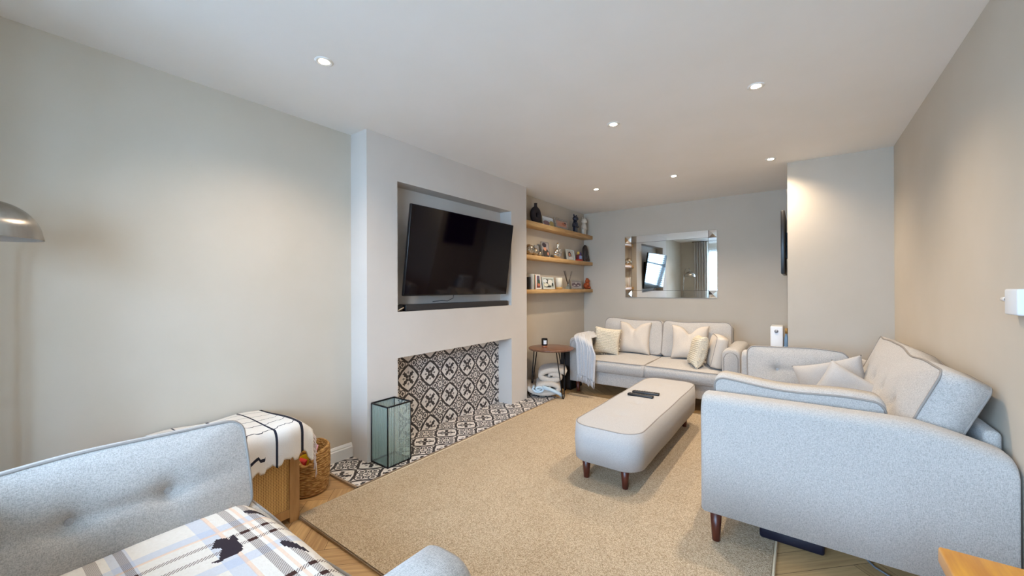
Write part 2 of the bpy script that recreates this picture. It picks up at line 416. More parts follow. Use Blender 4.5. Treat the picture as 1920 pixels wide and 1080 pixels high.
# ------------------------------------------------------------------ downlights
BULB=emis('bulb_glow',(255,236,200),40); RING=base('spot_ring',(235,232,226),.4)[0]
spots=[(-1.93,1.03,'recessed ceiling spotlight nearest the camera, above the left wall side'),
(-.20,2.62,'recessed ceiling spotlight above the near right sofa'),
(-1.05,2.63,'recessed ceiling spotlight above the long footstool'),
(-.21,4.18,'recessed ceiling spotlight close to the projecting corner wall'),
(-1.04,4.21,'recessed ceiling spotlight in front of the wall mirror'),
(-1.90,4.23,'recessed ceiling spotlight in front of the floating shelves')]
for x,y,lab in spots:
    t=thing('ceiling_spotlight',lab,'ceiling light',(x,y,H),0,'recessed ceiling spotlights')
    MB().lathe([(.024,-.001),(.036,-.005),(.044,-.002),(.044,.001)],n=32,cap=False).build('trim_ring',RING,t)
    MB().lathe([(.0005,-.003),(.023,-.003),(.023,.001)],n=32).build('bulb',BULB,t)
    l=bpy.data.lights.new('spot_lamp','SPOT'); lo=bpy.data.objects.new('spot_lamp',l); COL.objects.link(lo)
    l.energy=SPOT_W; l.color=SPOT_C; l.spot_size=math.radians(138); l.spot_blend=.9; l.shadow_soft_size=.03
    lo.parent=t; lo.location=(0,0,-.012)

# ------------------------------------------------------------------ cushions
def rrect(w,h,r,n=10,bow=0):
    pts=[]
    for cx,cy,a0 in ((w/2-r,h/2-r,0),(-w/2+r,h/2-r,PI/2),(-w/2+r,-h/2+r,PI),(w/2-r,-h/2+r,1.5*PI)):
        for k in range(n+1):
            a=a0+PI/2*k/n; pts.append((cx+r*math.cos(a),cy+r*math.sin(a)))
    # subdivide straight sides
    out=[]
    for i,p in enumerate(pts):
        q=pts[(i+1)%len(pts)]; d=math.dist(p,q); k=max(1,int(d/.03))
        for j in range(k): out.append((p[0]+(q[0]-p[0])*j/k,p[1]+(q[1]-p[1])*j/k))
    return out
def cushion(name,w,h,t,r,mat,parent=None,m=None,bulge=.03,back=.0,buttons=(),crease=0,wob=.006,pipe=.005,seed=0,bd=.03,label=None,pipe_mat=None,world_root=None,sideb=.008,pipes=(1,-1),btn=True):
    ol=rrect(w,h,r); n=len(ol); rd=random.Random(seed); ph=[rd.random()*6 for _ in range(6)]
    def warp(x,y,z):
        if wob:
            y+=wob*(math.sin(x*8+ph[0])+.35*math.sin(x*15+ph[1]))*(y/(h/2)); x+=wob*.7*math.sin(y*11+ph[2])*(x/(w/2))
            z+=wob*.8*math.sin(x*7+ph[3])*math.cos(y*6+ph[4])
        return (x,y,z)
    def dimple(x,y):
        d=0
        for bx,by in buttons: d+=bd*math.exp(-((x-bx)**2+(y-by)**2)/.05**2)+bd*.9*math.exp(-((x-bx)**2+(y-by)**2)/.018**2)
        if crease and buttons:
            xs=[b[0] for b in buttons]; ex=max(0,min(xs)-crease-x,x-max(xs)-crease)
            d+=bd*.45*math.exp(-((y-buttons[0][1])/.022)**2)*math.exp(-(ex/.05)**2)
        return d
    K=34 if buttons else 12; mb=MB(); rings=[]
    def ring(side,rho):
        o=[]
        for x,y in ol:
            X_,Y_=x*rho,y*rho; b=(bulge if side>0 else back)*(1-rho**2.6)
            z=t/2+b-(dimple(X_,Y_) if side>0 else 0)
            o.append(warp(X_,Y_,side*z if side<0 else z))
        return o
    seq=[]
    for k in range(1,K+1): seq.append(ring(1,k/K))
    for s_ in (.5,0,-.5): seq.append([warp(x*(1+sideb*(1-abs(s_))*2/w),y*(1+sideb*(1-abs(s_))*2/h),s_*t) for x,y in ol])
    for k in range(8,0,-1): seq.append(ring(-1,k/8))
    vs=[p for rg in seq for p in rg]; fs=[]
    for i in range(len(seq)-1):
        for k in range(n): fs.append((i*n+k,(i+1)*n+k,(i+1)*n+(k+1)%n,i*n+(k+1)%n))
    c=len(vs); z0=t/2+bulge-dimple(0,0); vs.append(warp(0,0,z0)); vs.append(warp(0,0,-t/2-back))
    for k in range(n): fs.append((c,k,(k+1)%n)); fs.append((c+1,(len(seq)-1)*n+(k+1)%n,(len(seq)-1)*n+k))
    mb.add(vs,fs)
    body=mb.build(name,mat,parent,m)
    p=MB()
    for sd in pipes: p.tube([warp(x*1.003,y*1.003,sd*(t/2)) for x,y in ol],pipe,6,True)
    if pipes: p.build('piping',pipe_mat or PIPE,body)
    for bx,by in (buttons if btn else ()):
        z=t/2+bulge*(1-(max(abs(bx)/(w/2),abs(by)/(h/2)))**2.6)-dimple(bx,by); q=warp(bx,by,z)
        MB().ball((0,0,0),.016,.016,.007,14).build('button',BTN,body,Matrix.Translation((q[0],q[1],q[2]+.003)))
    return body
def frame(origin,xax,yax):
    """matrix from local cushion frame: x along xax, y along yax, z = x cross y"""
    x=Vector(xax).normalized(); y=Vector(yax); y=(y-x*y.dot(x)).normalized(); z=x.cross(y)
    m=Matrix.Identity(4)
    for i in range(3): m[i][0]=x[i]; m[i][1]=y[i]; m[i][2]=z[i]; m[i][3]=origin[i]
    return m
def pillow(name,w,h,t,mat,m,chop=0,seed=0,n=44,knit=0,flat=.42):
    rd=random.Random(seed); ph=[rd.random()*6 for _ in range(4)]
    def f(side):
        def g(a,b):
            s=2*a-1; q=2*b-1
            x=w/2*s*(1-.10*(1-q*q)); y=h/2*q*(1-.09*(1-s*s))
            th=max(0,(1-s**4)*(1-q**4))**flat
            z=side*t/2*th
            z+=.006*math.sin(s*5+ph[0])*math.cos(q*4+ph[1])*th
            if chop and q>-.2:
                k=((q+.2)/1.2); y-=chop*k*k*math.exp(-(s/.32)**2); z-=side*t*.22*k*math.exp(-(s/.14)**2)*th
            if knit: z+=side*knit*(abs(math.sin(q*16*PI/2))*.8+.35*abs(math.sin(s*15+q*16*PI/2)))*th
            return (x,y,z)
        return g
    mb=MB(); mb.grid(f(1),n,n); o=len(mb.v); g2=f(-1); 
    mb.grid(lambda a,b:g2(1-a,b),n,n)
    ob=mb.build(name,mat,None,m,recalc=True); return ob

# ------------------------------------------------------------------ sofas
def sofa(label,origin,rz,Wd,D,arm_h,arm_w=.155,base0=.15,seat=.43,nseat=2,nback=2,bh=.42,bt=.16,group=None,back_top=None,legs=None,lean=.22,frame_t=.14,gap=.045):
    t=thing('sofa',label,'sofa',(origin[0],origin[1],0),rz,'pale grey fabric sofas')
    MB().rbox(arm_w-.01,Wd-arm_w+.01,.025,D-.03,base0,seat-.12,.015,3).build('base_frame',SOFA,t)
    for k in (0,1):
        x0=0 if k==0 else Wd-arm_w
        # swept cross-section with a soft rounded top; the top line drops at the back
        mb=MB(); r=.054; st=[]
        def hh_(y):
            e=max(0,(y-(D-.27))/.27); f=max(0,(.03-y)/.03); g2=max(0,(y-(D-.03))/.03)
            return arm_h-.075*e**1.3-.03*(1-math.sqrt(max(0,1-g2*g2)))-.006*f*f
        ysx=[(0,.012),(.006,.004),(.018,0)]+[(.018+(D-.18)*i/10,0) for i in range(1,11)]+[(D-.16+.13*i/4,0) for i in range(1,5)]+[(D-.03+.03*math.sin(PI/2*i/5),0) for i in range(1,5)]+[(D-.002,.004),(D,.010)]
        for y,ins in ysx:
            h_=hh_(min(y,D-.0001)); x_0,x_1=x0+ins,x0+arm_w-ins; ring=[(x_0,y,base0+ins),(x_0,y,(base0+h_)/2)]
            for i in range(8): a_=PI-PI/2*i/7; ring.append((x_0+r+r*math.cos(a_),y,h_-ins-r+r*math.sin(a_)))
            for i in range(8): a_=PI/2-PI/2*i/7; ring.append((x_1-r+r*math.cos(a_),y,h_-ins-r+r*math.sin(a_)))
            ring+=[(x_1,y,(base0+h_)/2),(x_1,y,base0+ins)]; st.append(ring)
        n_=len(st[0]); fs=[(i*n_+k_,i*n_+(k_+1)%n_,(i+1)*n_+(k_+1)%n_,(i+1)*n_+k_) for i in range(len(st)-1) for k_ in range(n_)]
        fs+=[tuple(range(n_))[::-1],tuple((len(st)-1)*n_+k_ for k_ in range(n_))]
        mb.add([p for rg in st for p in rg],fs)
        arm=mb.build('arm',SOFA,t,recalc=True)
        pi=.018; p=MB()
        p.tube([(x0+pi,.004,base0+.005),(x0+pi,.002,arm_h-.085),(x0+pi+.016,.002,arm_h-.05),(x0+pi+.045,.003,arm_h-.032),(x0+arm_w-pi-.045,.003,arm_h-.032),(x0+arm_w-pi-.016,.002,arm_h-.05),(x0+arm_w-pi,.002,arm_h-.085),(x0+arm_w-pi,.004,base0+.005)],.0045,6)
        p.build('piping',PIPE,arm)
    # back frame
    MB().rbox(arm_w-.01,Wd-arm_w+.01,D-frame_t,D,base0,arm_h-.02,min(.04,frame_t*.4),4).build('back_frame',SOFA,t)
    iw=Wd-2*arm_w
    sw=iw/nseat-.006; sd=D-.13
    for k in range(nseat):
        cx=arm_w+(k+.5)*iw/nseat
        cushion('seat_cushion',sw,sd,.125,.04,SOFA,t,Matrix.Translation((cx,.0+sd/2-.012,seat-.068)),bulge=.022,seed=k+int(origin[1]*10),wob=.005)
    bw=iw/nback-.004
    for k in range(nback):
        cx=arm_w+(k+.5)*iw/nback
        m=frame((cx,D-frame_t-bt/2-gap,seat+bh/2-.005),(1,0,0),(0,math.sin(lean),math.cos(lean)))
        bs=[(-bw*.5+bw*(i+1)/5*1.0,0.0) for i in range(4)] if nback==1 else []
        cushion('back_cushion',bw,bh,bt,.06 if nback>1 else .04,SOFA,t,m,bulge=.035,seed=11+k+int(origin[1]*10),buttons=bs,bd=.02,wob=.008)
    for lx,ly in (legs or ((.08,.07),(Wd-.08,.07),(.08,D-.08),(Wd-.08,D-.08))):
        MB().lathe([(.017,.0125),(.018,.014),(.027,base0+.005)],n=20,c=(lx,ly,0)).build('leg',LEGW,t)
    return t
backsofa=sofa('pale fabric two-seat sofa against the back wall below the mirror',(-2.25,4.22),0,1.793,1.03,.67,nseat=2,nback=2,bh=.42,base0=.145)
rsofa=sofa('large pale fabric sofa along the right wall, its arm side facing the camera',(-.40,3.91),-PI/2,1.80,1.005,.73,base0=.16,nseat=2,nback=1,bh=.455,seat=.455,lean=.39,bt=.14,frame_t=.05,gap=.055,legs=((.08,.07),(1.76,.06),(.08,.92),(1.72,.92)))
nsofa=sofa('pale fabric small sofa at bottom left, its seat under a patterned blanket',(-.545,.615),PI,1.46,.92,.685,seat=.43,nseat=1,nback=1,bh=.36,bt=.10,lean=.10,frame_t=.08,gap=.015)

# cushions that lean on the sofa arms (world coordinates)
cushion('arm_cushion',.70,.34,.12,.05,SOFA,None,frame((-1.775,.262,.570),(0,1,0),(-.26,0,1)),bulge=.025,buttons=((.115,-.01),(-.105,-.01)),crease=.16,bd=.02,wob=.006,seed=3,pipe=.0045)
tag(bpy.data.objects['arm_cushion'],'long pale two-button cushion leaning in the small sofa at bottom left','cushion','buttoned arm cushions')
c=cushion('arm_cushion',.66,.33,.12,.05,SOFA,None,frame((-.045,2.365,.610),(-1,0,.06),(0,-.12,1)),bulge=.03,buttons=((.11,0),(-.11,0)),bd=.02,wob=.010,seed=5)
tag(c,'long pale piped cushion standing against the near arm of the right sofa','cushion','buttoned arm cushions')
c=cushion('arm_cushion',.60,.33,.12,.05,SOFA,None,frame((-.035,3.64,.625),(1,0,0),(0,.18,1)),bulge=.035,buttons=((.10,0),(-.11,0)),crease=.02,bd=.025,wob=.008,seed=8)
tag(c,'long pale two-button cushion standing against the far arm of the right sofa','cushion','buttoned arm cushions')

# scatter cushions
def pil(name,lab,w,h,t,mat,pos,xa,ya,**k):
    o=pillow(name,w,h,t,mat,frame(pos,xa,ya),**k); return tag(o,lab,'cushion','scatter cushions')
pil('scatter_cushion','plain cream cushion with a dented top on the left half of the back sofa',.40,.40,.14,PLAINP,(-1.675,4.86,.635),(1,0,0),(0,.25,1),chop=.075,seed=1)
pil('scatter_cushion','plain cream cushion with a dented top on the right half of the back sofa',.40,.39,.14,PLAINP,(-1.02,4.80,.635),(1,.08,0),(-.02,.25,1),chop=.085,seed=2)
k1=pil('knitted_cushion','knotted cream cushion with looped edge beside the throw on the back sofa',.32,.33,.13,CREAM,(-1.93,4.60,.605),(1,.35,-.12),(-.14,.22,1),knit=.012,seed=3,n=70)
k2=pil('knitted_cushion','knotted cream cushion with looped edge leaning by the right arm of the back sofa',.30,.33,.12,CREAM,(-.865,4.45,.595),(.45,-1,.05),(.28,.14,1),knit=.012,seed=4,n=70)
for o,w_,h_ in ((k1,.32,.33),(k2,.30,.33)):
    mb=MB(); rd=random.Random(5)
    for i in range(46):
        s=rd.uniform(-1,1); e=rd.choice((0,0,1,2)); 
        x,y=(s*w_/2,-h_/2+.004) if e==0 else ((w_/2-.006)*(1 if e==1 else -1),s*h_/2)
        mb.tube([(x,y,0),(x+rd.uniform(-.01,.01),y-rd.uniform(.004,.014),rd.uniform(-.014,.014)),(x+rd.uniform(-.008,.008),y-.004,rd.uniform(-.02,.02))],.0055,6)
    mb.build('fringe',CREAM,o)['kind']='stuff'
c=cushion('scatter_cushion',.36,.31,.10,.03,PLAINP,None,frame((-.70,4.52,.60),(.30,-1,.02),(.20,.10,1)),bulge=.03,back=.03,wob=.004,seed=9,pipe=.004)
tag(c,'cream box-edged cushion tucked against the right arm of the back sofa','cushion','scatter cushions')
pil('scatter_cushion','plain grey cushion in the far corner of the right sofa, pushed against the buttoned one',.40,.34,.15,PLAINP if False else SOFA2,(.17,3.35,.60),(1,-.25,.35),(-.25,.35,1),seed=6)
pil('scatter_cushion','plain grey cushion nearer the camera of the two in the right sofa corner',.36,.32,.14,SOFA2,(.225,3.02,.595),(1,-.2,-.55),(.35,.3,1),seed=7)

# ------------------------------------------------------------------ footstool
ft=thing('footstool','long pale upholstered footstool bench on the rug with two remotes on top','footstool',(-.99,3.09,0))
body=cushion('upholstered_body',.435,1.62,.225,.12,SOFA2,ft,Matrix.Translation((0,0,.2675)),bulge=.022,back=0,buttons=((0,.5),(0,.17),(0,-.17),(0,-.5)),bd=.009,wob=.002,pipe=.0042,sideb=.012,pipes=(1,),btn=False)
for lx,ly in ((-.15,-.72),(.11,-.72),(.145,.66),(-.15,.66)):
    MB().lathe([(.017,.0125),(.018,.014),(.029,.16)],n=20,c=(lx,ly,0)).build('leg',LEGW,ft)
def remote(lab,pos,ang,L_):
    t=thing('remote_control',lab,'remote control',pos,ang,'black remote controls on the footstool')
    mb=MB().rbox(-L_/2,L_/2,-.022,.022,0,.019,.008,4); mb.build('casing',BLACK,t)
    mb=MB(); G=base('remote_buttons',(70,70,74),.5)[0]
    for i in range(9):
        for j in (-1,0,1): mb.rbox(-L_/2+.018+i*L_/11-.004,-L_/2+.018+i*L_/11+.004,j*.012-.0035,j*.012+.0035,.018,.0205,.001,1)
    mb.build('buttons',G,t)
remote('black remote control lying in front on the footstool',(-1.02,3.09,.398),.02,.20)
remote('black remote control lying behind the other one on the footstool',(-1.01,3.19,.398),.10,.21)

# ------------------------------------------------------------------ television and soundbar
tv=thing('television','large black flat television tilted forward in the chimney recess','television',(-2.5,2.62,1.2))
A=Vector((-2.49,0,1.196)); B=Vector((-2.39,0,1.908)); up=(B-A).normalized(); hh=(B-A).length
m=frame((-2.44,2.62,1.552),(0,1,0),up)   # z axis = +X side
def tvp(mb,name,mat,par): return mb.build(name,mat,par,local_m(tv).inverted()@m)
bk=tvp(MB().rbox(-.66,.66,-hh/2,hh/2,-.03,-.001,.004,2),'casing',BLACK,tv)
tvp(MB().box(-.655,.655,-hh/2+.010,hh/2-.005,-.0005,.0006),'screen',SCREEN,tv)
mb=MB().rbox(-2.645,-2.60,2.45,2.79,1.40,1.75,.005,2); mb.box(-2.61,-2.46,2.57,2.61,1.50,1.54); mb.box(-2.61,-2.46,2.63,2.67,1.62,1.66)
mb.build('wall_bracket',BLACKM,tv,world=True)
MB().tube([(-2.50,2.52,1.21),(-2.52,2.53,1.17),(-2.55,2.49,1.145),(-2.56,2.42,1.150),(-2.57,2.33,1.142)],.003,6).build('cable',BLACK,tv,world=True)
sb=thing('soundbar','long dark grey soundbar on the ledge below the television','soundbar',(-2.56,2.67,TT0))
MB().rbox(-2.60,-2.515,2.005,3.345,TT0,TT0+.052,.008,3).build('speaker_grille',SOUNDM,sb,world=True)
MB().rbox(-2.602,-2.513,1.998,2.008,TT0,TT0+.054,.003,2).build('end_cap',BLACK,sb,world=True)
pw_=thing('power_adapter','black power adapter with a cable at the left end of the soundbar','adapter',(-2.58,1.95,TT0))
MB().rbox(-2.63,-2.53,1.915,1.985,TT0,TT0+.05,.006,2).build('adapter_body',BLACK,pw_,world=True)
MB().tube([(-2.515,1.918,TT0+.006),(-2.51,1.94,TT0+.018),(-2.515,1.98,TT0+.032)],.005,6).build('cable',base('beige_cable',(190,172,150),.6)[0],pw_,world=True)

# ------------------------------------------------------------------ glass lantern on the hearth
def thin_glass(name,ribs):
    m,b_,h=base(name,(206,216,212),.15,0,.8); L=m.node_tree.links; out=m.node_tree.nodes['Material Output']
    tr=h.n('ShaderNodeBsdfTransparent'); tr.inputs[0].default_value=(.86,.925,.915,1)
    mx=h.n('ShaderNodeMixShader')
    if ribs:
        tc=h.n('ShaderNodeTexCoord'); sp=h.n('ShaderNodeSeparateXYZ'); L.new(tc.outputs['Object'],sp.inputs[0])
        w=h.m('ABSOLUTE',h.m('SINE',h.m('MULTIPLY',h.m('ADD',sp.outputs[0],sp.outputs[1]),240)))
        f=h.m('ADD',.10,h.m('MULTIPLY',h.m('POWER',w,2),.28)); L.new(f,mx.inputs[0])
    else: mx.inputs[0].default_value=.15
    L.new(tr.outputs[0],mx.inputs[1]); L.new(b_.outputs[0],mx.inputs[2]); L.new(mx.outputs[0],out.inputs[0]); return m
GL=thin_glass('clear_glass',False); GLR=thin_glass('ribbed_glass',True)
ln=thing('glass_lantern','tall open glass box lantern with black edges and ribbed panes on the hearth','lantern',(-2.405,1.77,.012))
lx0,lx1,ly0,ly1,lz0,lz1=-2.488,-2.300,1.672,1.868,.0125,.432
mb=MB(); c4=[(lx0,ly0),(lx1,ly0),(lx1,ly1),(lx0,ly1)]
for i in range(4):
    a=c4[i]; b_=c4[(i+1)%4]
    for z in (lz0+.004,lz1): mb.tube([(a[0],a[1],z),(b_[0],b_[1],z)],.0058,6)
    mb.tube([(a[0],a[1],lz0),(a[0],a[1],lz1)],.0050,6)
mb.build('edge_frame',BLACKM,ln,world=True)
for i in range(4):
    a=c4[i]; b_=c4[(i+1)%4]; rib=(i%2==1); n_=48 if rib else 2; mb=MB(); d=Vector((b_[0]-a[0],b_[1]-a[1],0)); nn=Vector((d.y,-d.x,0)).normalized(); vs=[];fs=[]
    for side in (0,1):
        for k in range(n_+1):
            p=Vector((a[0],a[1],0))+d*(k/n_); off=(-.0015 if side==0 else .0015+(.003*abs(math.sin(k*PI/4)) if rib else 0)); p=p+nn*off
            vs+= [(p.x,p.y,lz0+.003),(p.x,p.y,lz1)]
    q=2*(n_+1)
    for k in range(n_): fs.append((2*k,2*k+1,2*k+3,2*k+2)); fs.append((q+2*k,q+2*k+2,q+2*k+3,q+2*k+1)); fs.append((2*k+1,q+2*k+1,q+2*k+3,2*k+3)); fs.append((2*k,2*k+2,q+2*k+2,q+2*k))
    fs.append((0,q,q+1,1)); fs.append((2*n_,2*n_+1,q+2*n_+1,q+2*n_))
    mb.add(vs,fs,0,rib); mb.build('glass_pane',GLR if rib else GL,ln,world=True,recalc=True)
MB().box(lx0+.003,lx1-.003,ly0+.003,ly1-.003,lz0,lz0+.004).build('base_plate',base('lantern_base',(150,170,170),.15,.8)[0],ln,world=True)

# ------------------------------------------------------------------ rattan cabinet, throw, basket
RAT=bpy.data.materials.new('rattan_cane'); RAT.use_nodes=True
def rattan():
    m,b,h=base('rattan_cane',(200,158,96),.6); L=m.node_tree.links
    tc=h.n('ShaderNodeTexCoord'); s=h.n('ShaderNodeSeparateXYZ'); L.new(tc.outputs['Object'],s.inputs[0])
    f=lambda o,k: h.m('ABSOLUTE',h.m('SINE',h.m('MULTIPLY',o,k)))
    g=h.m('MULTIPLY',f(s.outputs[1],400),f(s.outputs[2],400)); 
    hole=h.m('GREATER_THAN',g,.50)
    c=h.mix(hole,lin((232,190,118)),lin((140,94,46))); L.new(c,b.inputs['Base Color'])
    bp=h.n('ShaderNodeBump'); bp.inputs['Strength'].default_value=.6; bp.inputs['Distance'].default_value=.002; L.new(h.m('SUBTRACT',1,g),bp.inputs['Height']); L.new(bp.outputs[0],b.inputs['Normal'])
    return m
RAT=rattan()
cb=thing('rattan_cabinet','low oak cabinet with woven rattan panel behind the small sofa, under a throw','cabinet',(-2.45,.7,0))
CX0,CX1,CY0,CY1,CT=-2.68,-2.205,.22,1.035,.49
mb=MB(); mb.box(CX0,CX1,CY0,CY1,CT-.025,CT); s_=.05
mb.box(CX0+.01,CX1-.031,CY1-.020,CY1-.002,.05,CT-.026)
for y in (CY0,CY1-s_): mb.box(CX1-.03,CX1,y,y+s_,0,CT-.025)
for y in (CY0,CY1-s_): mb.box(CX0,CX0+.03,y,y+s_,0,CT-.025)
mb.box(CX1-.028,CX1-.002,CY0+s_,CY1-s_,.03,.075); mb.box(CX1-.028,CX1-.002,CY0+s_,CY1-s_,CT-.065,CT-.025)
mb.box(CX1-.028,CX1-.002,(CY0+CY1)/2-.12,(CY0+CY1)/2-.07,.075,CT-.065)
mb.box(CX0+.01,CX1-.031,CY0+.002,CY0+.018,.05,CT-.026)
mb.build('oak_frame',OAKC,cb,world=True)
MB().box(CX1-.018,CX1-.010,CY0+s_,CY1-s_,.075,CT-.065).build('rattan_panel',RAT,cb,world=True)

def check_mat():
    m,b,h=base('check_wool',(236,232,224),.95,0,.1); L=m.node_tree.links
    uv=h.n('ShaderNodeUVMap'); s=h.n('ShaderNodeSeparateXYZ'); L.new(uv.outputs[0],s.inputs[0])
    n=h.n('ShaderNodeTexNoise'); n.inputs['Scale'].default_value=180; L.new(uv.outputs[0],n.inputs[0])
    d=None
    def line(o,c,w): return h.m('LESS_THAN',h.m('ABSOLUTE',h.m('SUBTRACT',o,c)),w)
    for c,w in ((.17,.006),(.43,.013),(.68,.009),(.89,.013)):   # along v (y)
        q=line(s.outputs[1],c,w); d=q if d is None else h.m('MAXIMUM',d,q)
    for c,w in ((.10,.003),(.26,.003),(.41,.004),(.55,.005),(.72,.006)):
        d=h.m('MAXIMUM',d,line(s.outputs[0],c,w))
    d=h.m('MAXIMUM',d,h.m('MULTIPLY',line(s.outputs[0],.90,.012),line(s.outputs[1],.45,.14)))
    c=h.mix(n.outputs[0],lin((240,236,230)),lin((222,216,208))); c=h.mix(d,c,lin((44,46,58))); L.new(c,b.inputs['Base Color'])
    bp=h.n('ShaderNodeBump'); bp.inputs['Strength'].default_value=.5; bp.inputs['Distance'].default_value=.003; L.new(n.outputs[0],bp.inputs['Height']); L.new(bp.outputs[0],b.inputs['Normal'])
    return m
def checked(u,v):
    # u: from wall side over the top and down the +X face; v: along y
    y=.50+(1.085-.50)*v; L_=.53+.10+.05*math.exp(-((v-.42)/.22)**2)+.010*math.sin(v*31+1)+(.016 if .66<v<.80 else 0)+(.02*(1 if math.sin(v*47)>.3 else 0))
    s=u*L_; puff=.022*math.sin(u*PI*.85)+.006*math.sin(v*11+u*6)
    if s<.50: x=-2.675+s; z=CT+.014+puff
    else:
        a=min(1,(s-.50)/.05); x=-2.175+.022*math.sin(a*PI/2)+.008*math.sin(v*17+1); z=CT+.014+puff-(s-.50)*(.35+.65*a)
        x=max(x,CX1+.012)
    if y>1.03: z-= (y-1.03)*.9
    return (x,y,z)
o=MB().grid(checked,60,60).build('checked_throw',check_mat()); solid(o,.010,1)
tag(o,'white throw with black window checks folded over the rattan cabinet','throw')
mb=MB(); rd=random.Random(3)
for i in range(60):
    u=.35+.64*i/59; p=checked(u,1.0); ln_=rd.uniform(.05,.12)
    mb.tube([p,(p[0]+rd.uniform(-.006,.01),p[1]+rd.uniform(.005,.022),p[2]-ln_*.35),(p[0]+rd.uniform(-.01,.015),p[1]+rd.uniform(.0,.02),p[2]-ln_)],.0022,5)
mb.build('fringe',base('fringe_wool',(228,216,214),.95)[0],o)['kind']='stuff'

BSK=None
def basket_mat():
    m,b,h=base('seagrass',(176,134,78),.75,0,.3); L=m.node_tree.links
    tc=h.n('ShaderNodeTexCoord'); mp=h.n('ShaderNodeMapping'); mp.inputs['Scale'].default_value=(1,1,3); L.new(tc.outputs['Object'],mp.inputs[0])
    v=h.n('ShaderNodeTexVoronoi'); v.inputs['Scale'].default_value=36; L.new(mp.outputs[0],v.inputs[0])
    r=h.n('ShaderNodeValToRGB'); r.color_ramp.elements[0].position=0; r.color_ramp.elements[1].position=.75
    r.color_ramp.elements[0].color=lin((214,172,106)); r.color_ramp.elements[1].color=lin((150,106,58)); L.new(v.outputs[0],r.inputs[0]); L.new(r.outputs[0],b.inputs['Base Color'])
    bp=h.n('ShaderNodeBump'); bp.invert=True; bp.inputs['Strength'].default_value=.9; bp.inputs['Distance'].default_value=.008; L.new(v.outputs[0],bp.inputs['Height']); L.new(bp.outputs[0],b.inputs['Normal'])
    return m
BSK=basket_mat()
bs=thing('woven_basket','oval woven seagrass toy basket with looped handles beside the rattan cabinet','basket',(-2.505,1.215,0))
prof=[(.002,.003),(.10,.003)]; 
for i in range(33):
    z=.006+.264*i/32; prof.append((.122+.014*math.sin(z/.28*PI*.75)+.0035*abs(math.sin(i*PI/2)),z))
prof+=[(.128,.275),(.118,.272),(.115,.20),(.11,.02),(.002,.018)]
def notch(p):   # cut-outs under the handles are formed by lowering the rim
    return p
mb=MB().lathe(prof,n=96,sx=1.12,sy=.98,cap=False); nv=[]
for x,y,z in mb.v:
    if z>.15:
        a=math.atan2(y,x); dd=max(math.exp(-((a+.45)/.34)**2),math.exp(-((a-2.69)/.34)**2)); z=.15+(z-.15)*(1-.62*dd)
    nv.append((x,y,z))
mb.v=nv; mb.build('basket_body',BSK,bs)
for a_ in (-.45,2.69):
    ca,sa=math.cos(a_),math.sin(a_); pts=[]
    for k in range(28):
        q=2*PI*k/28; tx=.052*math.cos(q); tz=.045*math.sin(q); pts.append((ca*(.146-abs(tx)*.12)-sa*tx,sa*(.138-abs(tx)*.1)+ca*tx,.238+tz))
    MB().tube(pts,.0095,8,True).build('handle',BSK,bs)
_h=N(STEEL.node_tree); _t=_h.n('ShaderNodeTangent',direction_type='RADIAL',axis='Z'); _b=STEEL.node_tree.nodes['Principled BSDF']
STEEL.node_tree.links.new(_t.outputs[0],_b.inputs['Tangent']); _b.inputs['Anisotropic'].default_value=.85
YEL=base('toy_yellow',(240,205,30),.5)[0]; RED=base('toy_red',(196,40,36),.5)[0]; PNK=base('toy_pink',(214,150,170),.5)[0]
def boxthing(name,lab,cat,mat,dims,pos,rot,group=None,bev=.003):
    m=Matrix.LocRotScale(Vector(pos),__import__('mathutils').Euler(rot),None)
    o=MB().rbox(-dims[0]/2,dims[0]/2,-dims[1]/2,dims[1]/2,-dims[2]/2,dims[2]/2,bev,2).build(name,mat,None,m); return tag(o,lab,cat,group)
boxthing('picture_book','yellow picture book standing up in the woven basket','book',YEL,(.018,.13,.20),(-2.45,1.155,.235),(.25,.15,.5))
boxthing('toy_box','thin yellow toy box at the back of the woven basket','toy',YEL,(.10,.02,.12),(-2.545,1.20,.27),(.3,-.3,.4))
boxthing('toy_block','red toy block at the front of the woven basket','toy',RED,(.09,.04,.06),(-2.44,1.135,.205),(.1,.3,.6))
boxthing('toy_block','dusty pink toy block among the basket toys','toy',PNK,(.06,.05,.05),(-2.50,1.25,.235),(.3,.3,1.0))

# ------------------------------------------------------------------ dog-print plaid blanket on the small sofa
DOG=[[(-1.422,.41),(-1.469,.436),(-1.459,.456),(-1.441,.463),(-1.463,.477),(-1.451,.482),(-1.397,.475),(-1.379,.476),(-1.348,.467),(-1.342,.453),(-1.341,.436),(-1.338,.416),(-1.332,.403),(-1.348,.387),(-1.35,.407),(-1.379,.42),(-1.406,.434),(-1.416,.423)],
[(-1.306,.558),(-1.289,.567),(-1.251,.580),(-1.216,.584),(-1.187,.583),(-1.235,.565),(-1.259,.553),(-1.296,.548)],
[(-1.60,.555),(-1.597,.584),(-1.577,.606),(-1.533,.607),(-1.515,.600),(-1.553,.583),(-1.565,.560)],
[(-1.25,.20),(-1.29,.23),(-1.27,.25),(-1.20,.245),(-1.15,.25),(-1.13,.22),(-1.14,.18),(-1.19,.21)],[(-1.0,.40),(-1.04,.43),(-1.02,.45),(-.95,.445),(-.90,.45),(-.88,.42),(-.89,.38),(-.94,.41)]]
def inpoly(x,y,P):
    c=False
    for i in range(len(P)):
        a,b_=P[i],P[i-1]
        if (a[1]>y)!=(b_[1]>y) and x<(b_[0]-a[0])*(y-a[1])/(b_[1]-a[1])+a[0]: c=not c
    return c
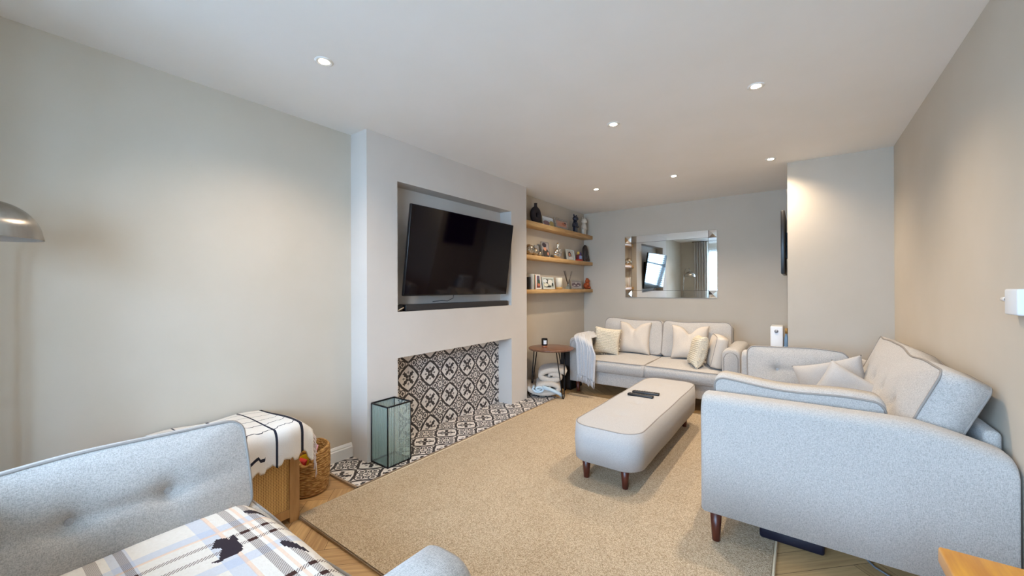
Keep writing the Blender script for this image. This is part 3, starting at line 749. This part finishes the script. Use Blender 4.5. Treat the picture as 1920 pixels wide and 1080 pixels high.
def plaid_mat(dark=False):
    m,b,h=base('dog_print_fleece' if dark else 'plaid_fleece',(236,228,216),.95,0,.1); L=m.node_tree.links
    if dark: b.inputs['Base Color'].default_value=lin((58,50,56)); return m
    uv=h.n('ShaderNodeUVMap'); s=h.n('ShaderNodeSeparateXYZ'); L.new(uv.outputs[0],s.inputs[0]); X_=s.outputs[0]; Y_=s.outputs[1]
    band=lambda o,c,w: h.m('LESS_THAN',h.m('ABSOLUTE',h.m('SUBTRACT',o,c)),w)
    hatch=h.m('GREATER_THAN',h.m('SINE',h.m('MULTIPLY',h.m('ADD',X_,h.m('MULTIPLY',Y_,1.0)),700)),-.1)
    MX=lambda a,b_: h.m('MAXIMUM',a,b_); MU=lambda a,b_: h.m('MULTIPLY',a,b_)
    bx=MX(band(X_,-1.449,.009),band(X_,-1.385,.009)); by=MX(band(Y_,.508,.013),band(Y_,.566,.010))
    for d in (.32,.64,-.32): bx=MX(bx,MX(band(X_,-1.449+d,.009),band(X_,-1.385+d,.009))); by=MX(by,MX(band(Y_,.508-abs(d),.013),band(Y_,.566-abs(d),.010)))
    n=h.n('ShaderNodeTexNoise'); n.inputs['Scale'].default_value=90; L.new(uv.outputs[0],n.inputs[0])
    c=h.mix(n.outputs[0],lin((240,234,226)),lin((226,218,206)))
    blue=MX(band(X_,-1.53,.022),band(X_,-1.30,.022)); c=h.mix(MU(blue,.45),c,lin((176,190,214)))
    blue2=MX(band(Y_,.43,.022),band(Y_,.24,.022)); c=h.mix(MU(blue2,.45),c,lin((176,190,214)))
    pk=MX(band(X_,-1.505,.006),band(Y_,.455,.006)); pk=MX(pk,band(Y_,.537,.005)); c=h.mix(MU(pk,.5),c,lin((236,190,150)))
    st=MX(MU(bx,hatch),MU(by,h.m('ADD',MU(hatch,.5),.35))); c=h.mix(MU(st,.85),c,lin((112,92,86)))
    c=h.mix(MU(bx,by),c,lin((70,48,44))); L.new(c,b.inputs['Base Color'])
    bp=h.n('ShaderNodeBump'); bp.inputs['Strength'].default_value=.5; bp.inputs['Distance'].default_value=.003; L.new(n.outputs[0],bp.inputs['Height']); L.new(bp.outputs[0],b.inputs['Normal'])
    return m
BX_=(-1.70,-.72); BY_=(-.20,.86)
def blk(u,v):
    x=BX_[0]+(BX_[1]-BX_[0])*u; s=BY_[0]+(BY_[1]-BY_[0])*v
    z=.450+.018*math.sin(PI*u)-.006*math.cos(s*9+x*4)
    fy=.605+.006*math.sin(x*8)
    if s<fy-.05: y=s
    else:
        a=min((s-fy+.05)/.10,1)*PI/2; y=fy-.05+.064*math.sin(a); z-=.064*(1-math.cos(a))+max(0,s-fy-.05)
    e=max(0,-1.64-x); z-=e*.1
    return (x,y,z)
NU,NV=196,212
def bmf(u,v):
    x=BX_[0]+(BX_[1]-BX_[0])*u; s=BY_[0]+(BY_[1]-BY_[0])*v
    return 1 if any(inpoly(x,s,P) for P in DOG) else 0
mb=MB().grid(blk,NU,NV,mfn=bmf)
mb.uv={k:[(BX_[0]+(BX_[1]-BX_[0])*a,BY_[0]+(BY_[1]-BY_[0])*c_) for a,c_ in q] for k,q in mb.uv.items()}
o=mb.build('patterned_blanket',[plaid_mat(),plaid_mat(True)]); solid(o,.008,1)
tag(o,'cream plaid fleece blanket with black dog shapes spread over the small sofa seat','blanket')

# ------------------------------------------------------------------ throw on the back sofa arm
def thr(u,v):
    s=v*(.905-.05*u); q_=min(1,max(0,(s-.25)/.3)); x=(-2.225+.20*u)*(1-q_)+(-2.135+.270*u)*q_; fold=.012*math.sin(u*19)+.008*math.sin(u*37+1)
    z0=.695+.012*math.sin(u*PI)+ (0 if x>-2.25 else 0)
    z0-=max(0,x+2.11)*.45
    x_=x-(0 if v<.4 else (v-.4)*.10*(u-.35))
    if s<.42: y=4.60-s; z=z0+abs(fold)*.5
    else:
        a=min((s-.42)/.08,1)*PI/2; y=4.18-.045*math.sin(a)-abs(fold)*1.6*min(1,(s-.42)*4); z=z0-.045*(1-math.cos(a))-max(0,s-.50)
    return (x_+.02*v,y,z)
o=MB().grid(thr,60,50).build('throw',THROW); solid(o,.007,1)
tag(o,'pale grey fringed throw hanging over the left arm of the back sofa','throw')
mb=MB(); rd=random.Random(9)
for i in range(30):
    p=thr((i+.5)/30,1.0); mb.tube([p,(p[0]+rd.uniform(-.004,.004),p[1]-.004,p[2]-.025),(p[0]+rd.uniform(-.008,.008),p[1]-rd.uniform(0,.008),p[2]-.06-rd.uniform(0,.015))],.0045,5)
mb.build('fringe',THROW,o)['kind']='stuff'

# ------------------------------------------------------------------ side table, candle, rolled blanket, subwoofer
st=thing('side_table','round walnut side table on black hairpin legs beside the back sofa','table',(-2.37,3.99,0))
MB().lathe([(.20,.538),(.252,.538),(.262,.543),(.264,.552),(.262,.559),(.255,.562),(.001,.562)],n=64).build('table_top',WALNUT,st)
def hair(fx,fy,r=.006):
    f=Vector((fx+2.37,fy-3.99,.016)); d=Vector((f.x,f.y,0)).normalized(); s_=Vector((-d.y,d.x,0)); t0=d*.19
    pts=[t0-s_*.055+Vector((0,0,.54)),f-s_*.013+Vector((0,0,.03)),f-s_*.008+Vector((0,0,.003)),f,f+s_*.008+Vector((0,0,.003)),f+s_*.013+Vector((0,0,.03)),t0+s_*.055+Vector((0,0,.54))]
    return MB().tube(pts,r,8)
for fx,fy in ((-2.15,3.885),(-2.61,3.935),(-2.32,4.245)): hair(fx,fy).build('leg',BLACKM,st)
cn=thing('candle_jar','black candle jar with a white label and coppery base on the side table','candle',(-2.455,3.985,.5625))
MB().lathe([(.030,0),(.033,.004),(.033,.016)],n=28).build('copper_base',base('copper',(214,140,104),.3,.6)[0],cn)
MB().lathe([(.033,.014),(.036,.022),(.037,.095),(.034,.098),(.032,.094),(.031,.03),(.001,.03)],n=32,cap=False).build('jar',base('black_glass',(16,15,16),.15)[0],cn)
mb=MB(); vs=[];fs=[]
for k in range(9):
    a=-1.35+1.0*k/8
    for z in (.034,.078): vs.append((.0378*math.cos(a),.0378*math.sin(a),z))
for k in range(8): fs.append((2*k,2*k+2,2*k+3,2*k+1))
mb.add(vs,fs).build('label',base('paper_label',(236,236,238),.6)[0],cn)
# rolled blanket: flattened spiral
def roll(mb,cx,cz,a,b_,turns,L_,th,y0,mi=0,ph=0.0):
    n=int(turns*40); ctr=[]
    for i in range(n+1):
        q=i/n; t_=ph+q*turns*2*PI; k=1-.86*q; ctr.append((cx+a*k*math.cos(t_),cz+b_*k*math.sin(t_)))
    out=[]
    for i,(x,z) in enumerate(ctr):
        p=ctr[max(0,i-1)]; q=ctr[min(n,i+1)]; dx,dz=q[0]-p[0],q[1]-p[1]; l=math.hypot(dx,dz) or 1; out.append((x,z,-dz/l*th/2,dx/l*th/2))
    ys=[y0,y0+.02,y0+L_/2,y0+L_-.02,y0+L_]
    vs=[];fs=[]
    for j,y in enumerate(ys):
        e=.75 if j in (0,4) else 1
        for x,z,nx,nz in out: vs.append((x+nx*e,y,z+nz*e)); vs.append((x-nx*e,y,z-nz*e))
    m_=2*(n+1)
    for j in range(4):
        for i in range(n):
            a0=j*m_+2*i; fs.append((a0,a0+2,a0+m_+2,a0+m_)); fs.append((a0+1,a0+m_+1,a0+m_+3,a0+3))
        fs.append((j*m_,j*m_+m_,j*m_+m_+1,j*m_+1)); e0=j*m_+2*n; fs.append((e0,e0+1,e0+m_+1,e0+m_))
    for j in (0,4):
        for i in range(n): a0=j*m_+2*i; fs.append((a0,a0+1,a0+3,a0+2) if j==0 else (a0,a0+2,a0+3,a0+1))
    mb.add(vs,fs,mi)
rb=thing('rolled_blanket','thick beige blanket rolled up on the floor under the side table','blanket',(-2.40,3.98,.013),.55)
mb=MB(); roll(mb,-.03,.108,.205,.078,1.55,.36,.052,-.18,0,2.9); mb.build('lower_roll',BLANK,rb,recalc=True)
mb=MB(); roll(mb,.05,.228,.185,.075,1.35,.34,.062,-.12,0,.6); mb.build('upper_roll',BLANK,rb,recalc=True)
mb=MB(); roll(mb,-.11,.100,.070,.040,1.7,.10,.022,-.205,0,2.4); mb.tube([(-.07,-.19,.125),(.02,-.195,.100),(.12,-.19,.055),(.15,-.18,.024)],.020,10); mb.build('pale_lining',BLANK2,rb,recalc=True)
sw=thing('subwoofer','black upright box speaker on the floor between side table and back sofa','speaker',(-2.36,4.5,0))
MB().rbox(-2.435,-2.285,4.33,4.63,0,.465,.008,3).build('speaker_cabinet',BLACK,sw,world=True)
MB().rbox(-2.425,-2.295,4.322,4.332,.02,.455,.003,2).build('front_grille',SOUNDM,sw,world=True)

# ------------------------------------------------------------------ mirror
mr=thing('wall_mirror','wide rectangular glass mirror with angled silver edges hanging above the back sofa','mirror',(-1.442,5.52,1.56))
MX0,MX1,MZ0,MZ1,bd_=-2.036,-.850,1.127,1.993,.095
Q=lambda x,z: (x,5.541-(.012+(z-MZ0)*.0105),z)   # leans forward very slightly at the top
def slab(a,b_,c,d,lift,name,mat,t=.008):
    # quad with sloped surface: lift = inner edge raised
    ps=[Vector(Q(*p)) for p in (a,b_,c,d)]; ps=[p-Vector((0,l,0)) for p,l in zip(ps,lift)]
    bk=[Vector((p.x,5.543,p.z)) for p in ps]
    mb=MB().add(ps+bk,[(0,1,2,3),(7,6,5,4),(0,4,5,1),(1,5,6,2),(2,6,7,3),(3,7,4,0)],0,False); return mb.build(name,mat,mr,world=True)
i0,i1,j0,j1=MX0+bd_,MX1-bd_,MZ0+bd_,MZ1-bd_
g_=.002
slab((i0+g_,j0+g_),(i1-g_,j0+g_),(i1-g_,j1-g_),(i0+g_,j1-g_),(.004,)*4,'mirror_pane',MIRR)
tl=.0035
slab((i0,MZ0),(i1,MZ0),(i1,j0-g_),(i0,j0-g_),(0,0,tl*.3,tl*.3),'bevelled_strip',MIRB)
slab((i0,j1+g_),(i1,j1+g_),(i1,MZ1),(i0,MZ1),(tl*.3,tl*.3,0,0),'bevelled_strip',MIRB)
slab((MX0,j0),(i0-g_,j0),(i0-g_,j1),(MX0,j1),(0,tl*.3,tl*.3,0),'bevelled_strip',MIRB)
slab((i1+g_,j0),(MX1,j0),(MX1,j1),(i1+g_,j1),(tl*.3,0,0,tl*.3),'bevelled_strip',MIRB)
for xa,xb in ((MX0,i0-g_),(i1+g_,MX1)):
    for za,zb in ((MZ0,j0-g_),(j1+g_,MZ1)):
        cx,cz=(xa+xb)/2,(za+zb)/2; P_=[Vector(Q(*p)) for p in ((xa,za),(xb,za),(xb,zb),(xa,zb))]; c_=Vector(Q(cx,cz))-Vector((0,.010,0))
        bk=[Vector((p.x,5.543,p.z)) for p in P_]
        MB().add(P_+[c_]+bk,[(0,1,4),(1,2,4),(2,3,4),(3,0,4),(0,5,6,1),(1,6,7,2),(2,7,8,3),(3,8,5,0),(8,7,6,5)],0,False).build('bevelled_corner',MIRB,mr,world=True)
mb=MB(); 
for x in (i0,i1): mb.tube([Q(x,MZ0+.002),Q(x,MZ1-.002)],.0018,4)
for z in (j0,j1): mb.tube([Q(MX0+.002,z),Q(MX1-.002,z)],.0018,4)
for v in range(len(mb.v)): mb.v[v]=(mb.v[v][0],mb.v[v][1]-.0035,mb.v[v][2])
mb.build('joint_line',base('mirror_joint',(90,84,78),.3,.5)[0],mr,world=True)

# second screen on the side of the corner wall
t2=thing('television','slim wall-mounted television seen edge-on beside the projecting corner wall','television',(XC,4.75,1.68))
MB().rbox(-.148,-.118,4.50,5.20,1.385,1.985,.004,2).build('casing',BLACK,t2,world=True)
MB().box(-.1495,-.1478,4.51,5.19,1.395,1.975).build('screen',SCREEN,t2,world=True)
MB().box(-.119,XC,4.75,4.95,1.55,1.80).build('wall_bracket',BLACKM,t2,world=True)
# white appliance
ap=thing('air_heater','narrow white upright appliance with round dial in front of the corner wall','heater',(-.2,5.05,0))
MB().rbox(-.262,-.150,4.99,5.25,0,.845,.010,3).build('housing',WHITEP,ap,world=True)
MB().lathe([(.001,-.010),(.016,-.010),(.018,0),(.018,.004)],c=(-.208,4.988,.795),n=24,axis='y').build('dial',base('dial_grey',(150,152,158),.3,.4)[0],ap,world=True)
bt=thing('bottle','slim blue bottle with a brown cap behind the white appliance','bottle',(-.122,5.0,0))
MB().lathe([(.001,0),(.02,0),(.02,.72),(.010,.76),(.010,.775)],c=(-.122,5.0,0),n=20).build('bottle_body',base('bottle_blue',(110,140,170),.3)[0],bt,world=True)
MB().lathe([(.012,.775),(.012,.83),(.001,.83)],c=(-.122,5.0,0),n=20).build('cap',base('bottle_cap',(160,120,60),.5)[0],bt,world=True)

# ------------------------------------------------------------------ shelves
SF=-2.55
tops=[]
for z1,th,lab in ((2.052,.055,'topmost oak floating shelf in the alcove'),(1.650,.048,'middle oak floating shelf in the alcove'),(1.243,.048,'lowest oak floating shelf in the alcove')):
    o=tag(MB().rbox(XL,SF,Y2+.001,YB-.001,z1-th,z1,.002,1).build('floating_shelf',OAK),lab,'shelf','oak floating shelves'); tops.append(z1)
S1,S2,S3=tops
XM=-2.62
# donut vase
mb=MB(); ctr=Vector((XM,4.055,S1+.105))
n1,n2=48,20; vs=[];fs=[]
for i in range(n1):
    a=2*PI*i/n1
    R_y=.062; R_z=.066
    for k in range(n2):
        q=2*PI*k/n2; rr=.041
        vs.append((ctr.x+.034*math.sin(q),ctr.y+math.cos(a)*(R_y+rr*math.cos(q)*.9),max(S1+.0005,ctr.z+math.sin(a)*(R_z+rr*math.cos(q)))))
for i in range(n1):
    for k in range(n2): fs.append((i*n2+k,((i+1)%n1)*n2+k,((i+1)%n1)*n2+(k+1)%n2,i*n2+(k+1)%n2))
mb.add(vs,fs); mb.lathe([(.024,0),(.019,.02),(.019,.05),(.022,.052),(.016,.052),(.014,.02)],c=(XM,4.055,S1+.198),n=24)
VASE=noisy('matt_black_ceramic',(46,38,42),(36,30,34),scale=50,rough=.75)
tag(mb.build('vase',VASE,recalc=False),'matt black ring-shaped vase at the left end of the topmost shelf','vase')
PH={}
def flat(name,c): 
    if name not in PH: PH[name]=base('photo_'+name,c,.5)[0]
    return PH[name]
SILF=base('silver_frame',(196,192,184),.25,.8)[0]; WHF=base('white_frame',(238,236,232),.5)[0]; ORN=noisy('ornate_silver',(200,194,182),(150,142,132),scale=60,rough=.35,metal=.6,bump=.8,bscale=70); CLR=base('clear_frame',(214,220,214),.15)[0]
def photo(name,lab,y0,y1,z0,h,fmat,bw,shapes,bgc,x=XM,lean=.16,turn=0.0,group='framed photos on the shelves',depth=.012):
    w=y1-y0; t=thing(name,lab,'photo frame',(x,(y0+y1)/2,z0),turn,group)
    m=frame((0,0,.0),(0,1,0),(-math.sin(lean),0,math.cos(lean)))
    mb=MB(); mb.box(-w/2,w/2,0,bw,-depth/2,depth/2); mb.box(-w/2,w/2,h-bw,h,-depth/2,depth/2); mb.box(-w/2,-w/2+bw,bw,h-bw,-depth/2,depth/2); mb.box(w/2-bw,w/2,bw,h-bw,-depth/2,depth/2)
    mb.box(-w/2+.002,w/2-.002,.002,h-.002,-depth/2,-depth/2+.002)
    mb.add([(-.015,h*.6,-depth/2),(.015,h*.6,-depth/2),(.015,.012,-depth/2-.035),(-.015,.012,-depth/2-.035)],[(0,1,2,3)],0,False)
    off=Matrix.Translation((0,0,.004))
    mb.build('frame',fmat,t,off@m)
    mats=[flat(*bgc)]; mb=MB(); iw,ih=w-2*bw,h-2*bw
    mb.add([(-iw/2,bw,0),(iw/2,bw,0),(iw/2,bw+ih,0),(-iw/2,bw+ih,0)],[(0,1,2,3)],0,False); zz=.0006
    for nm,c,cx,cy,rx,ry in shapes:
        mats.append(flat(nm,c)); mi=len(mats)-1; vs=[]; 
        for k in range(18):
            a=2*PI*k/18; vs.append((max(-iw/2,min(iw/2,(cx+rx*math.cos(a)-.5)*iw)),bw+ih*max(0,min(1,cy+ry*math.sin(a))),zz))
        mb.add(vs,[tuple(range(18))],mi,False); zz+=.0005
    mb.build('photograph',mats,t,off@m); return t
SK=('skin',(214,152,122)); DK=('dark_hair',(44,34,34)); 
photo('framed_photo','landscape photo frame beside the black vase on the topmost shelf',4.215,4.51,S1,.135,SILF,.012,[('hill',(132,104,112),.35,.28,.3,.28),('grass',(182,160,96),.85,.3,.25,.32),('cloud',(226,232,238),.5,.9,.6,.22)],('sky',(196,206,214)))
photo('framed_photo','ornate silver photo frame showing a baby on the topmost shelf',4.54,4.905,S1,.155,ORN,.035,[('skin',(214,152,122),.5,.45,.35,.3),('skin2',(196,116,86),.75,.6,.2,.25),('dark_hair',(44,34,34),.85,.75,.1,.1)],('pinkish',(206,160,140)))
# bear figurines
def bear(lab,y,z,s,mat):
    t=thing('bear_figurine',lab,'figurine',(XM,y,z),0,'bear figurines on the topmost shelf')
    mb=MB()
    for k in (-1,1): mb.rbox(-.022*s,.024*s,k*.020*s-.017*s,k*.020*s+.017*s,0,.085*s,.008*s,3)
    mb.lathe([(.026*s,.078*s),(.043*s,.10*s),(.042*s,.135*s),(.030*s,.172*s),(.012*s,.180*s)],n=24)
    mb.build('body',mat,t)
    mb=MB().ball((.004*s,0,.212*s),.042*s,.046*s,.042*s,20); mb.ball((.040*s,0,.200*s),.014*s,.018*s,.012*s,12); mb.build('head',mat,t)
    for k in (-1,1):
        MB().ball((0,k*.038*s,.256*s),.009*s,.017*s,.017*s,12).build('ear',mat,t)
        MB().tube([(0,k*.036*s,.160*s),(.006*s,k*.056*s,.125*s),(.022*s,k*.056*s,.088*s)],.013*s,10).build('arm',mat,t)
bear('glossy dark blue-black bear figurine standing on the topmost shelf',5.105,S1,1.0,base('dark_gloss',(30,38,56),.12,0,.8)[0])
bear('glossy white bear figurine standing at the right end of the topmost shelf',5.385,S1,1.0,base('white_gloss',(222,212,196),.15,0,.6)[0])
# middle shelf
SILV=noisy('crackled_silver',(206,196,180),(160,148,130),scale=60,rough=.2,metal=.9)
for y,r,lab in ((3.90,.068,'largest crackled silver ball at the left end of the middle shelf'),(4.025,.050,'medium crackled silver ball on the middle shelf'),(4.135,.034,'smallest crackled silver ball on the middle shelf')):
    tag(MB().ball((XM,y,S2+r),r,n=28).build('silver_ball',SILV),lab,'ornament','silver balls on the middle shelf')
boxthing('photo_card','small grey card leaning at the wall behind the silver balls','card',base('grey_card',(150,150,152),.6)[0],(.006,.10,.15),(-2.67,4.16,S2+.076),(0,-.1,0))
photo('framed_photo','upright photo of a person in a hat on the middle shelf',4.215,4.40,S2,.20,SILF,.008,[('coat',(60,52,44),.5,.2,.5,.4),('skin',(214,152,122),.45,.55,.2,.14),('hat',(64,52,60),.4,.82,.3,.16),('skin3',(206,140,110),.8,.22,.14,.12)],('grey_bg',(168,160,158)))
mb=MB().ball((XM,4.585,S2+.055),.045,.085,.055,24); mb.ball((XM+.01,4.63,S2+.105),.035,.04,.045,20); mb.ball((XM+.01,4.545,S2+.085),.038,.045,.045,20)
mb.tube([(XM,4.60,S2+.12),(XM,4.595,S2+.165),(XM,4.60,S2+.185)],.026,14); mb.ball((XM,4.60,S2+.187),.026,.028,.03,18)
tag(mb.build('chrome_ornament',CHROME),'shiny chrome hand-like ornament in the middle of the middle shelf','ornament')
photo('framed_photo','pale portrait photo with a dark-haired woman on the middle shelf',4.86,5.10,S2,.155,CLR,.012,[('dark_hair',(44,34,34),.4,.5,.22,.36),('skin',(214,152,122),.38,.52,.13,.2),('white_dress',(232,226,220),.5,.12,.3,.2)],('pale_bg',(206,204,196)))
mb=MB().rbox(XM-.03,XM+.03,5.16,5.30,S2,S2+.03,.006,2,0); mb.rbox(XM-.02,XM+.02,5.17,5.29,S2+.03,S2+.10,.006,2,1); mb.ball((XM,5.20,S2+.12),.02,.025,.025,12,3); mb.ball((XM,5.26,S2+.11),.02,.03,.03,12,2); mb.rbox(XM+.02,XM+.032,5.19,5.27,S2+.035,S2+.085,.003,1,4)
tag(mb.build('colourful_ornament',[base('o_red',(206,70,46),.4)[0],base('o_dkred',(110,34,40),.4)[0],base('o_blue',(90,80,140),.4)[0],base('o_yel',(226,190,90),.4)[0],base('o_lilac',(150,170,216),.4)[0]]),'small multicoloured ornament with red base on the middle shelf','ornament')
# crouching ape figurine: skinned body
BRZ=base('dark_bronze',(72,62,58),.35,.5)[0]
def skin(name,pts,edges,radii,mat,parent=None,m=None,sub=2):
    me=bpy.data.meshes.new(name); me.from_pydata(pts,edges,[]); o=bpy.data.objects.new(name,me); COL.objects.link(o); me.materials.append(mat)
    md=o.modifiers.new('skin','SKIN'); sv=me.skin_vertices[0].data if me.skin_vertices else None
    if sv is None:
        bm=bmesh.new(); bm.from_mesh(me); bm.verts.layers.skin.verify(); bm.to_mesh(me); bm.free(); sv=me.skin_vertices[0].data
    for i,r in enumerate(radii): sv[i].radius=(r,r); sv[i].use_root=(i==0)
    s_=o.modifiers.new('sub','SUBSURF'); s_.levels=sub; s_.render_levels=sub
    for p in me.polygons: p.use_smooth=True
    md.use_smooth_shade=True
    if parent: o.parent=parent
    if m is not None: o.matrix_local=m
    return o
P_=[(0,0,.06),(0,.0,.12),(0,-.015,.18),(.008,-.02,.215),(.018,-.022,.225), (0,-.055,.165),(.01,-.075,.10),(.02,-.07,.03),(.03,-.065,.012), (0,.035,.165),(.01,.055,.10),(.02,.075,.035),(.03,.08,.012), (.01,-.035,.05),(.02,-.03,.015),(.01,.035,.055),(.02,.03,.015)]
E_=[(0,1),(1,2),(2,3),(3,4),(2,5),(5,6),(6,7),(7,8),(2,9),(9,10),(10,11),(11,12),(0,13),(13,14),(0,15),(15,16)]
Rr=[.040,.042,.036,.028,.020,.022,.017,.014,.013,.022,.017,.014,.013,.024,.016,.024,.016]
o=skin('ape_figurine',P_,E_,Rr,BRZ,None,Matrix.Translation((XM,5.435,S2+.002))@Matrix.Diagonal((1,1,1.12,1)))
tag(o,'dark bronze crouching ape figurine at the right end of the middle shelf','figurine')
# bottom shelf
tag(MB().rbox(XM-.03,XM+.03,3.86,3.90,S3,S3+.15,.006,2).build('black_ornament',BLACK),'narrow black object beside the chimney breast on the lowest shelf','ornament')
BK=[base('spine_cream',(226,222,210),.6)[0],base('spine_green',(96,112,100),.6)[0],base('spine_orange',(206,140,104),.6)[0],base('spine_white',(236,234,230),.6)[0]]
for k,(lab) in enumerate(('thin cream book, leftmost of the four books on the lowest shelf','thin green book second from left on the lowest shelf','thin orange book third from left on the lowest shelf','thin white book next to the portrait frame on the lowest shelf')):
    y=3.915+k*.022; tag(MB().rbox(XM-.05,XM+.05,y,y+.019,S3,S3+.185-.004*k,.002,1).build('book',BK[k]),lab,'book','books on the lowest shelf')
photo('framed_photo','white upright photo frame beside the books on the lowest shelf',4.005,4.185,S3,.185,WHF,.016,[('top_purple',(104,92,116),.5,.8,.6,.3),('skin',(214,152,122),.35,.5,.2,.13),('maroon',(110,60,64),.4,.12,.5,.22),('green2',(60,84,62),.85,.5,.2,.2),('skin2',(220,170,140),.75,.25,.2,.12)],('brown_bg',(120,96,84)))
photo('framed_photo','square silver photo frame left of the candle on the lowest shelf',4.225,4.515,S3,.155,CLR,.020,[('black_spot',(48,52,50),.4,.7,.1,.3),('white_a',(236,234,226),.7,.6,.25,.3),('white_b',(226,232,236),.2,.75,.2,.2),('black_spot',(48,52,50),.45,.1,.3,.12),('white_c',(230,226,210),.25,.3,.2,.2),('black_spot',(48,52,50),.9,.35,.08,.2)],('greyg',(176,184,172)))
cn2=thing('pillar_candle','white candle in a clear glass jar with amber base on the lowest shelf','candle',(XM,4.625,S3),0)
MB().lathe([(.001,.002),(.046,.002),(.046,.028),(.001,.028)],n=32,cap=False).build('glass_base',base('amber_base',(196,152,84),.3)[0],cn2)
MB().lathe([(.001,.028),(.045,.028),(.046,.150),(.042,.155),(.001,.156)],n=32,cap=False).build('wax',base('wax_white',(238,230,208),.4)[0],cn2)
df=thing('reed_diffuser','reed diffuser with dark sticks in a small glass bottle on the lowest shelf','diffuser',(XM,4.885,S3))
MB().lathe([(.001,0),(.034,0),(.036,.01),(.034,.04),(.012,.062),(.011,.085),(.014,.088)],n=28,cap=False).build('bottle',GL,df)
MB().lathe([(.013,.062),(.0135,.075),(.001,.075)],n=20,cap=False).build('collar',CHROME,df)
REED=base('reed_dark',(60,44,38),.8)[0]
for dy,dx in ((-.115,.0),(-.095,.01),(-.08,-.01),(-.10,-.015),(.095,0),(.105,.01)):
    MB().tube([(0,dy*-.05,.03),(dx,dy,.255)],.0022,6).build('reed',REED,df)
photo('framed_photo','wide silver frame with dark lettering right of the diffuser on the lowest shelf',4.99,5.31,S3,.125,SILF,.014,[('mau',(96,76,84),.5,.5,.5,.3),('lt',(206,200,196),.5,.72,.1,.12),('lt',(206,200,196),.3,.4,.12,.08),('lt',(206,200,196),.7,.4,.12,.08)],('greyp',(170,162,160)))
TER=noisy('terracotta',(190,92,40),(140,56,24),scale=60,rough=.5,bump=.6,bscale=80,bd=.004)
mb=MB().ball((XM,5.47,S3+.05),.045,.058,.052,20); mb.ball((XM+.005,5.49,S3+.12),.034,.040,.036,18); mb.ball((XM+.03,5.45,S3+.07),.028,.034,.032,16); mb.ball((XM,5.47,S3+.155),.012,.012,.014,10); mb.ball((XM,5.515,S3+.155),.012,.012,.014,10); mb.ball((XM+.03,5.49,S3+.022),.03,.035,.022,14)
tag(mb.build('clay_figurine',TER),'rust-orange clay animal figurine at the right end of the lowest shelf','figurine')

# ------------------------------------------------------------------ wall controls, table, under-sofa things
sw_=thing('wall_thermostat','white wall control box with a small protruding knob on the right wall','thermostat',(XR,2.13,1.2))
MB().rbox(XR-.030,XR,2.06,2.165,1.155,1.245,.006,3).build('housing',WHITEP,sw_,world=True)
MB().lathe([(.001,-.050),(.0085,-.050),(.0085,-.030),(.007,0)],c=(XR-.020,2.215,1.208),n=20,axis='y').build('knob',WHITEP,sw_,world=True)
MB().lathe([(.009,-.004),(.009,.002)],c=(XR-.020,2.167,1.208),n=20,axis='y').build('knob_collar',BLACK,sw_,world=True)
tb=thing('wooden_table','honey oak table with one corner showing at the bottom right of the picture','table',(.42,1.2,0))
MB().rbox(.245,.585,.45,1.275,.635,.672,.006,3).build('table_top',HONEY,tb,world=True)
for x in (.28,.55):
    for y in (.50,1.20): MB().box(x-.022,x+.022,y-.022,y+.022,0,.636).build('leg',HONEY,tb,world=True)
ub=tag(MB().rbox(-.17,.085,2.30,2.60,.013,.075,.012,3).build('storage_box',NAVYB),'flat dark blue-black box on the floor under the near end of the right sofa','box')
o=tag(MB().tube([(.05,2.75,.006),(.16,2.56,.006),(.235,2.42,.006),(.262,2.363,.006),(.307,2.325,.006),(.40,2.28,.006),(.56,2.27,.006)],.004,6).build('floor_cable',base('grey_cable',(120,124,130),.5)[0]),'thin grey cable on the floor under the right sofa','cable')

# ------------------------------------------------------------------ floor lamp and curtains
fl=thing('floor_lamp','brushed steel dome floor lamp whose shade enters at the left edge','floor lamp',(-2.50,-.02,0))
dome=[(.131,0),(.130,.008)]+[(.128*math.cos(a),.128*math.sin(a)*1.05+.004) for a in [PI/2*k/16 for k in range(1,16)]]+[(.012,.140),(.001,.141)]
inner=[(.130,0)]+[(.125*math.cos(a),.125*math.sin(a)*1.03) for a in [PI/2*k/12 for k in range(0,12)]]+[(.001,.132)]
MB().lathe(dome,c=(-2.33,.018,1.438),n=64,cap=False).lathe(inner,c=(-2.33,.018,1.438),n=64,cap=False,mi=1).build('lamp_shade',[STEEL,base('shade_inner',(190,180,170),.5)[0]],fl,world=True)
MB().ball((-2.33,.018,1.50),.03,.03,.04,16).build('bulb',base('bulb_glass',(240,238,232),.2)[0],fl,world=True)
MB().tube([(-2.50,-.02,.02),(-2.50,-.02,1.28),(-2.495,-.02,1.42),(-2.47,-.01,1.58),(-2.43,.0,1.66),(-2.38,.0,1.67),(-2.34,.010,1.63),(-2.33,.018,1.57)],.008,10).build('pole',STEEL,fl,world=True)
MB().lathe([(.001,0),(.14,0),(.14,.012),(.02,.022),(.001,.022)],c=(-2.50,-.02,0),n=40,cap=False).build('base',STEEL,fl,world=True)
CUR=fabric('curtain_linen',(204,198,190),(190,184,176),.6,.3)
def curt(u,v):
    return (-2.31+.31*u,-.41+.035*math.sin(u*5*2*PI)+.0*v,.03+2.335*v)
o=MB().grid(curt,90,12).build('curtain',CUR); solid(o,.004); tag(o,'pale grey floor-length curtain beside the bay window, reflected in the mirror','curtain')
def curt2(u,v):
    return (.30+.28*u,-.52+.035*math.sin(u*4*2*PI),.03+2.335*v)
MBX=MB().tube([(-2.36,-.41,2.375),(.60,-.41,2.375)],.012,10).build('curtain_pole',STEEL); tag(MBX,'thin steel curtain pole across the bay opening behind the camera','curtain pole')
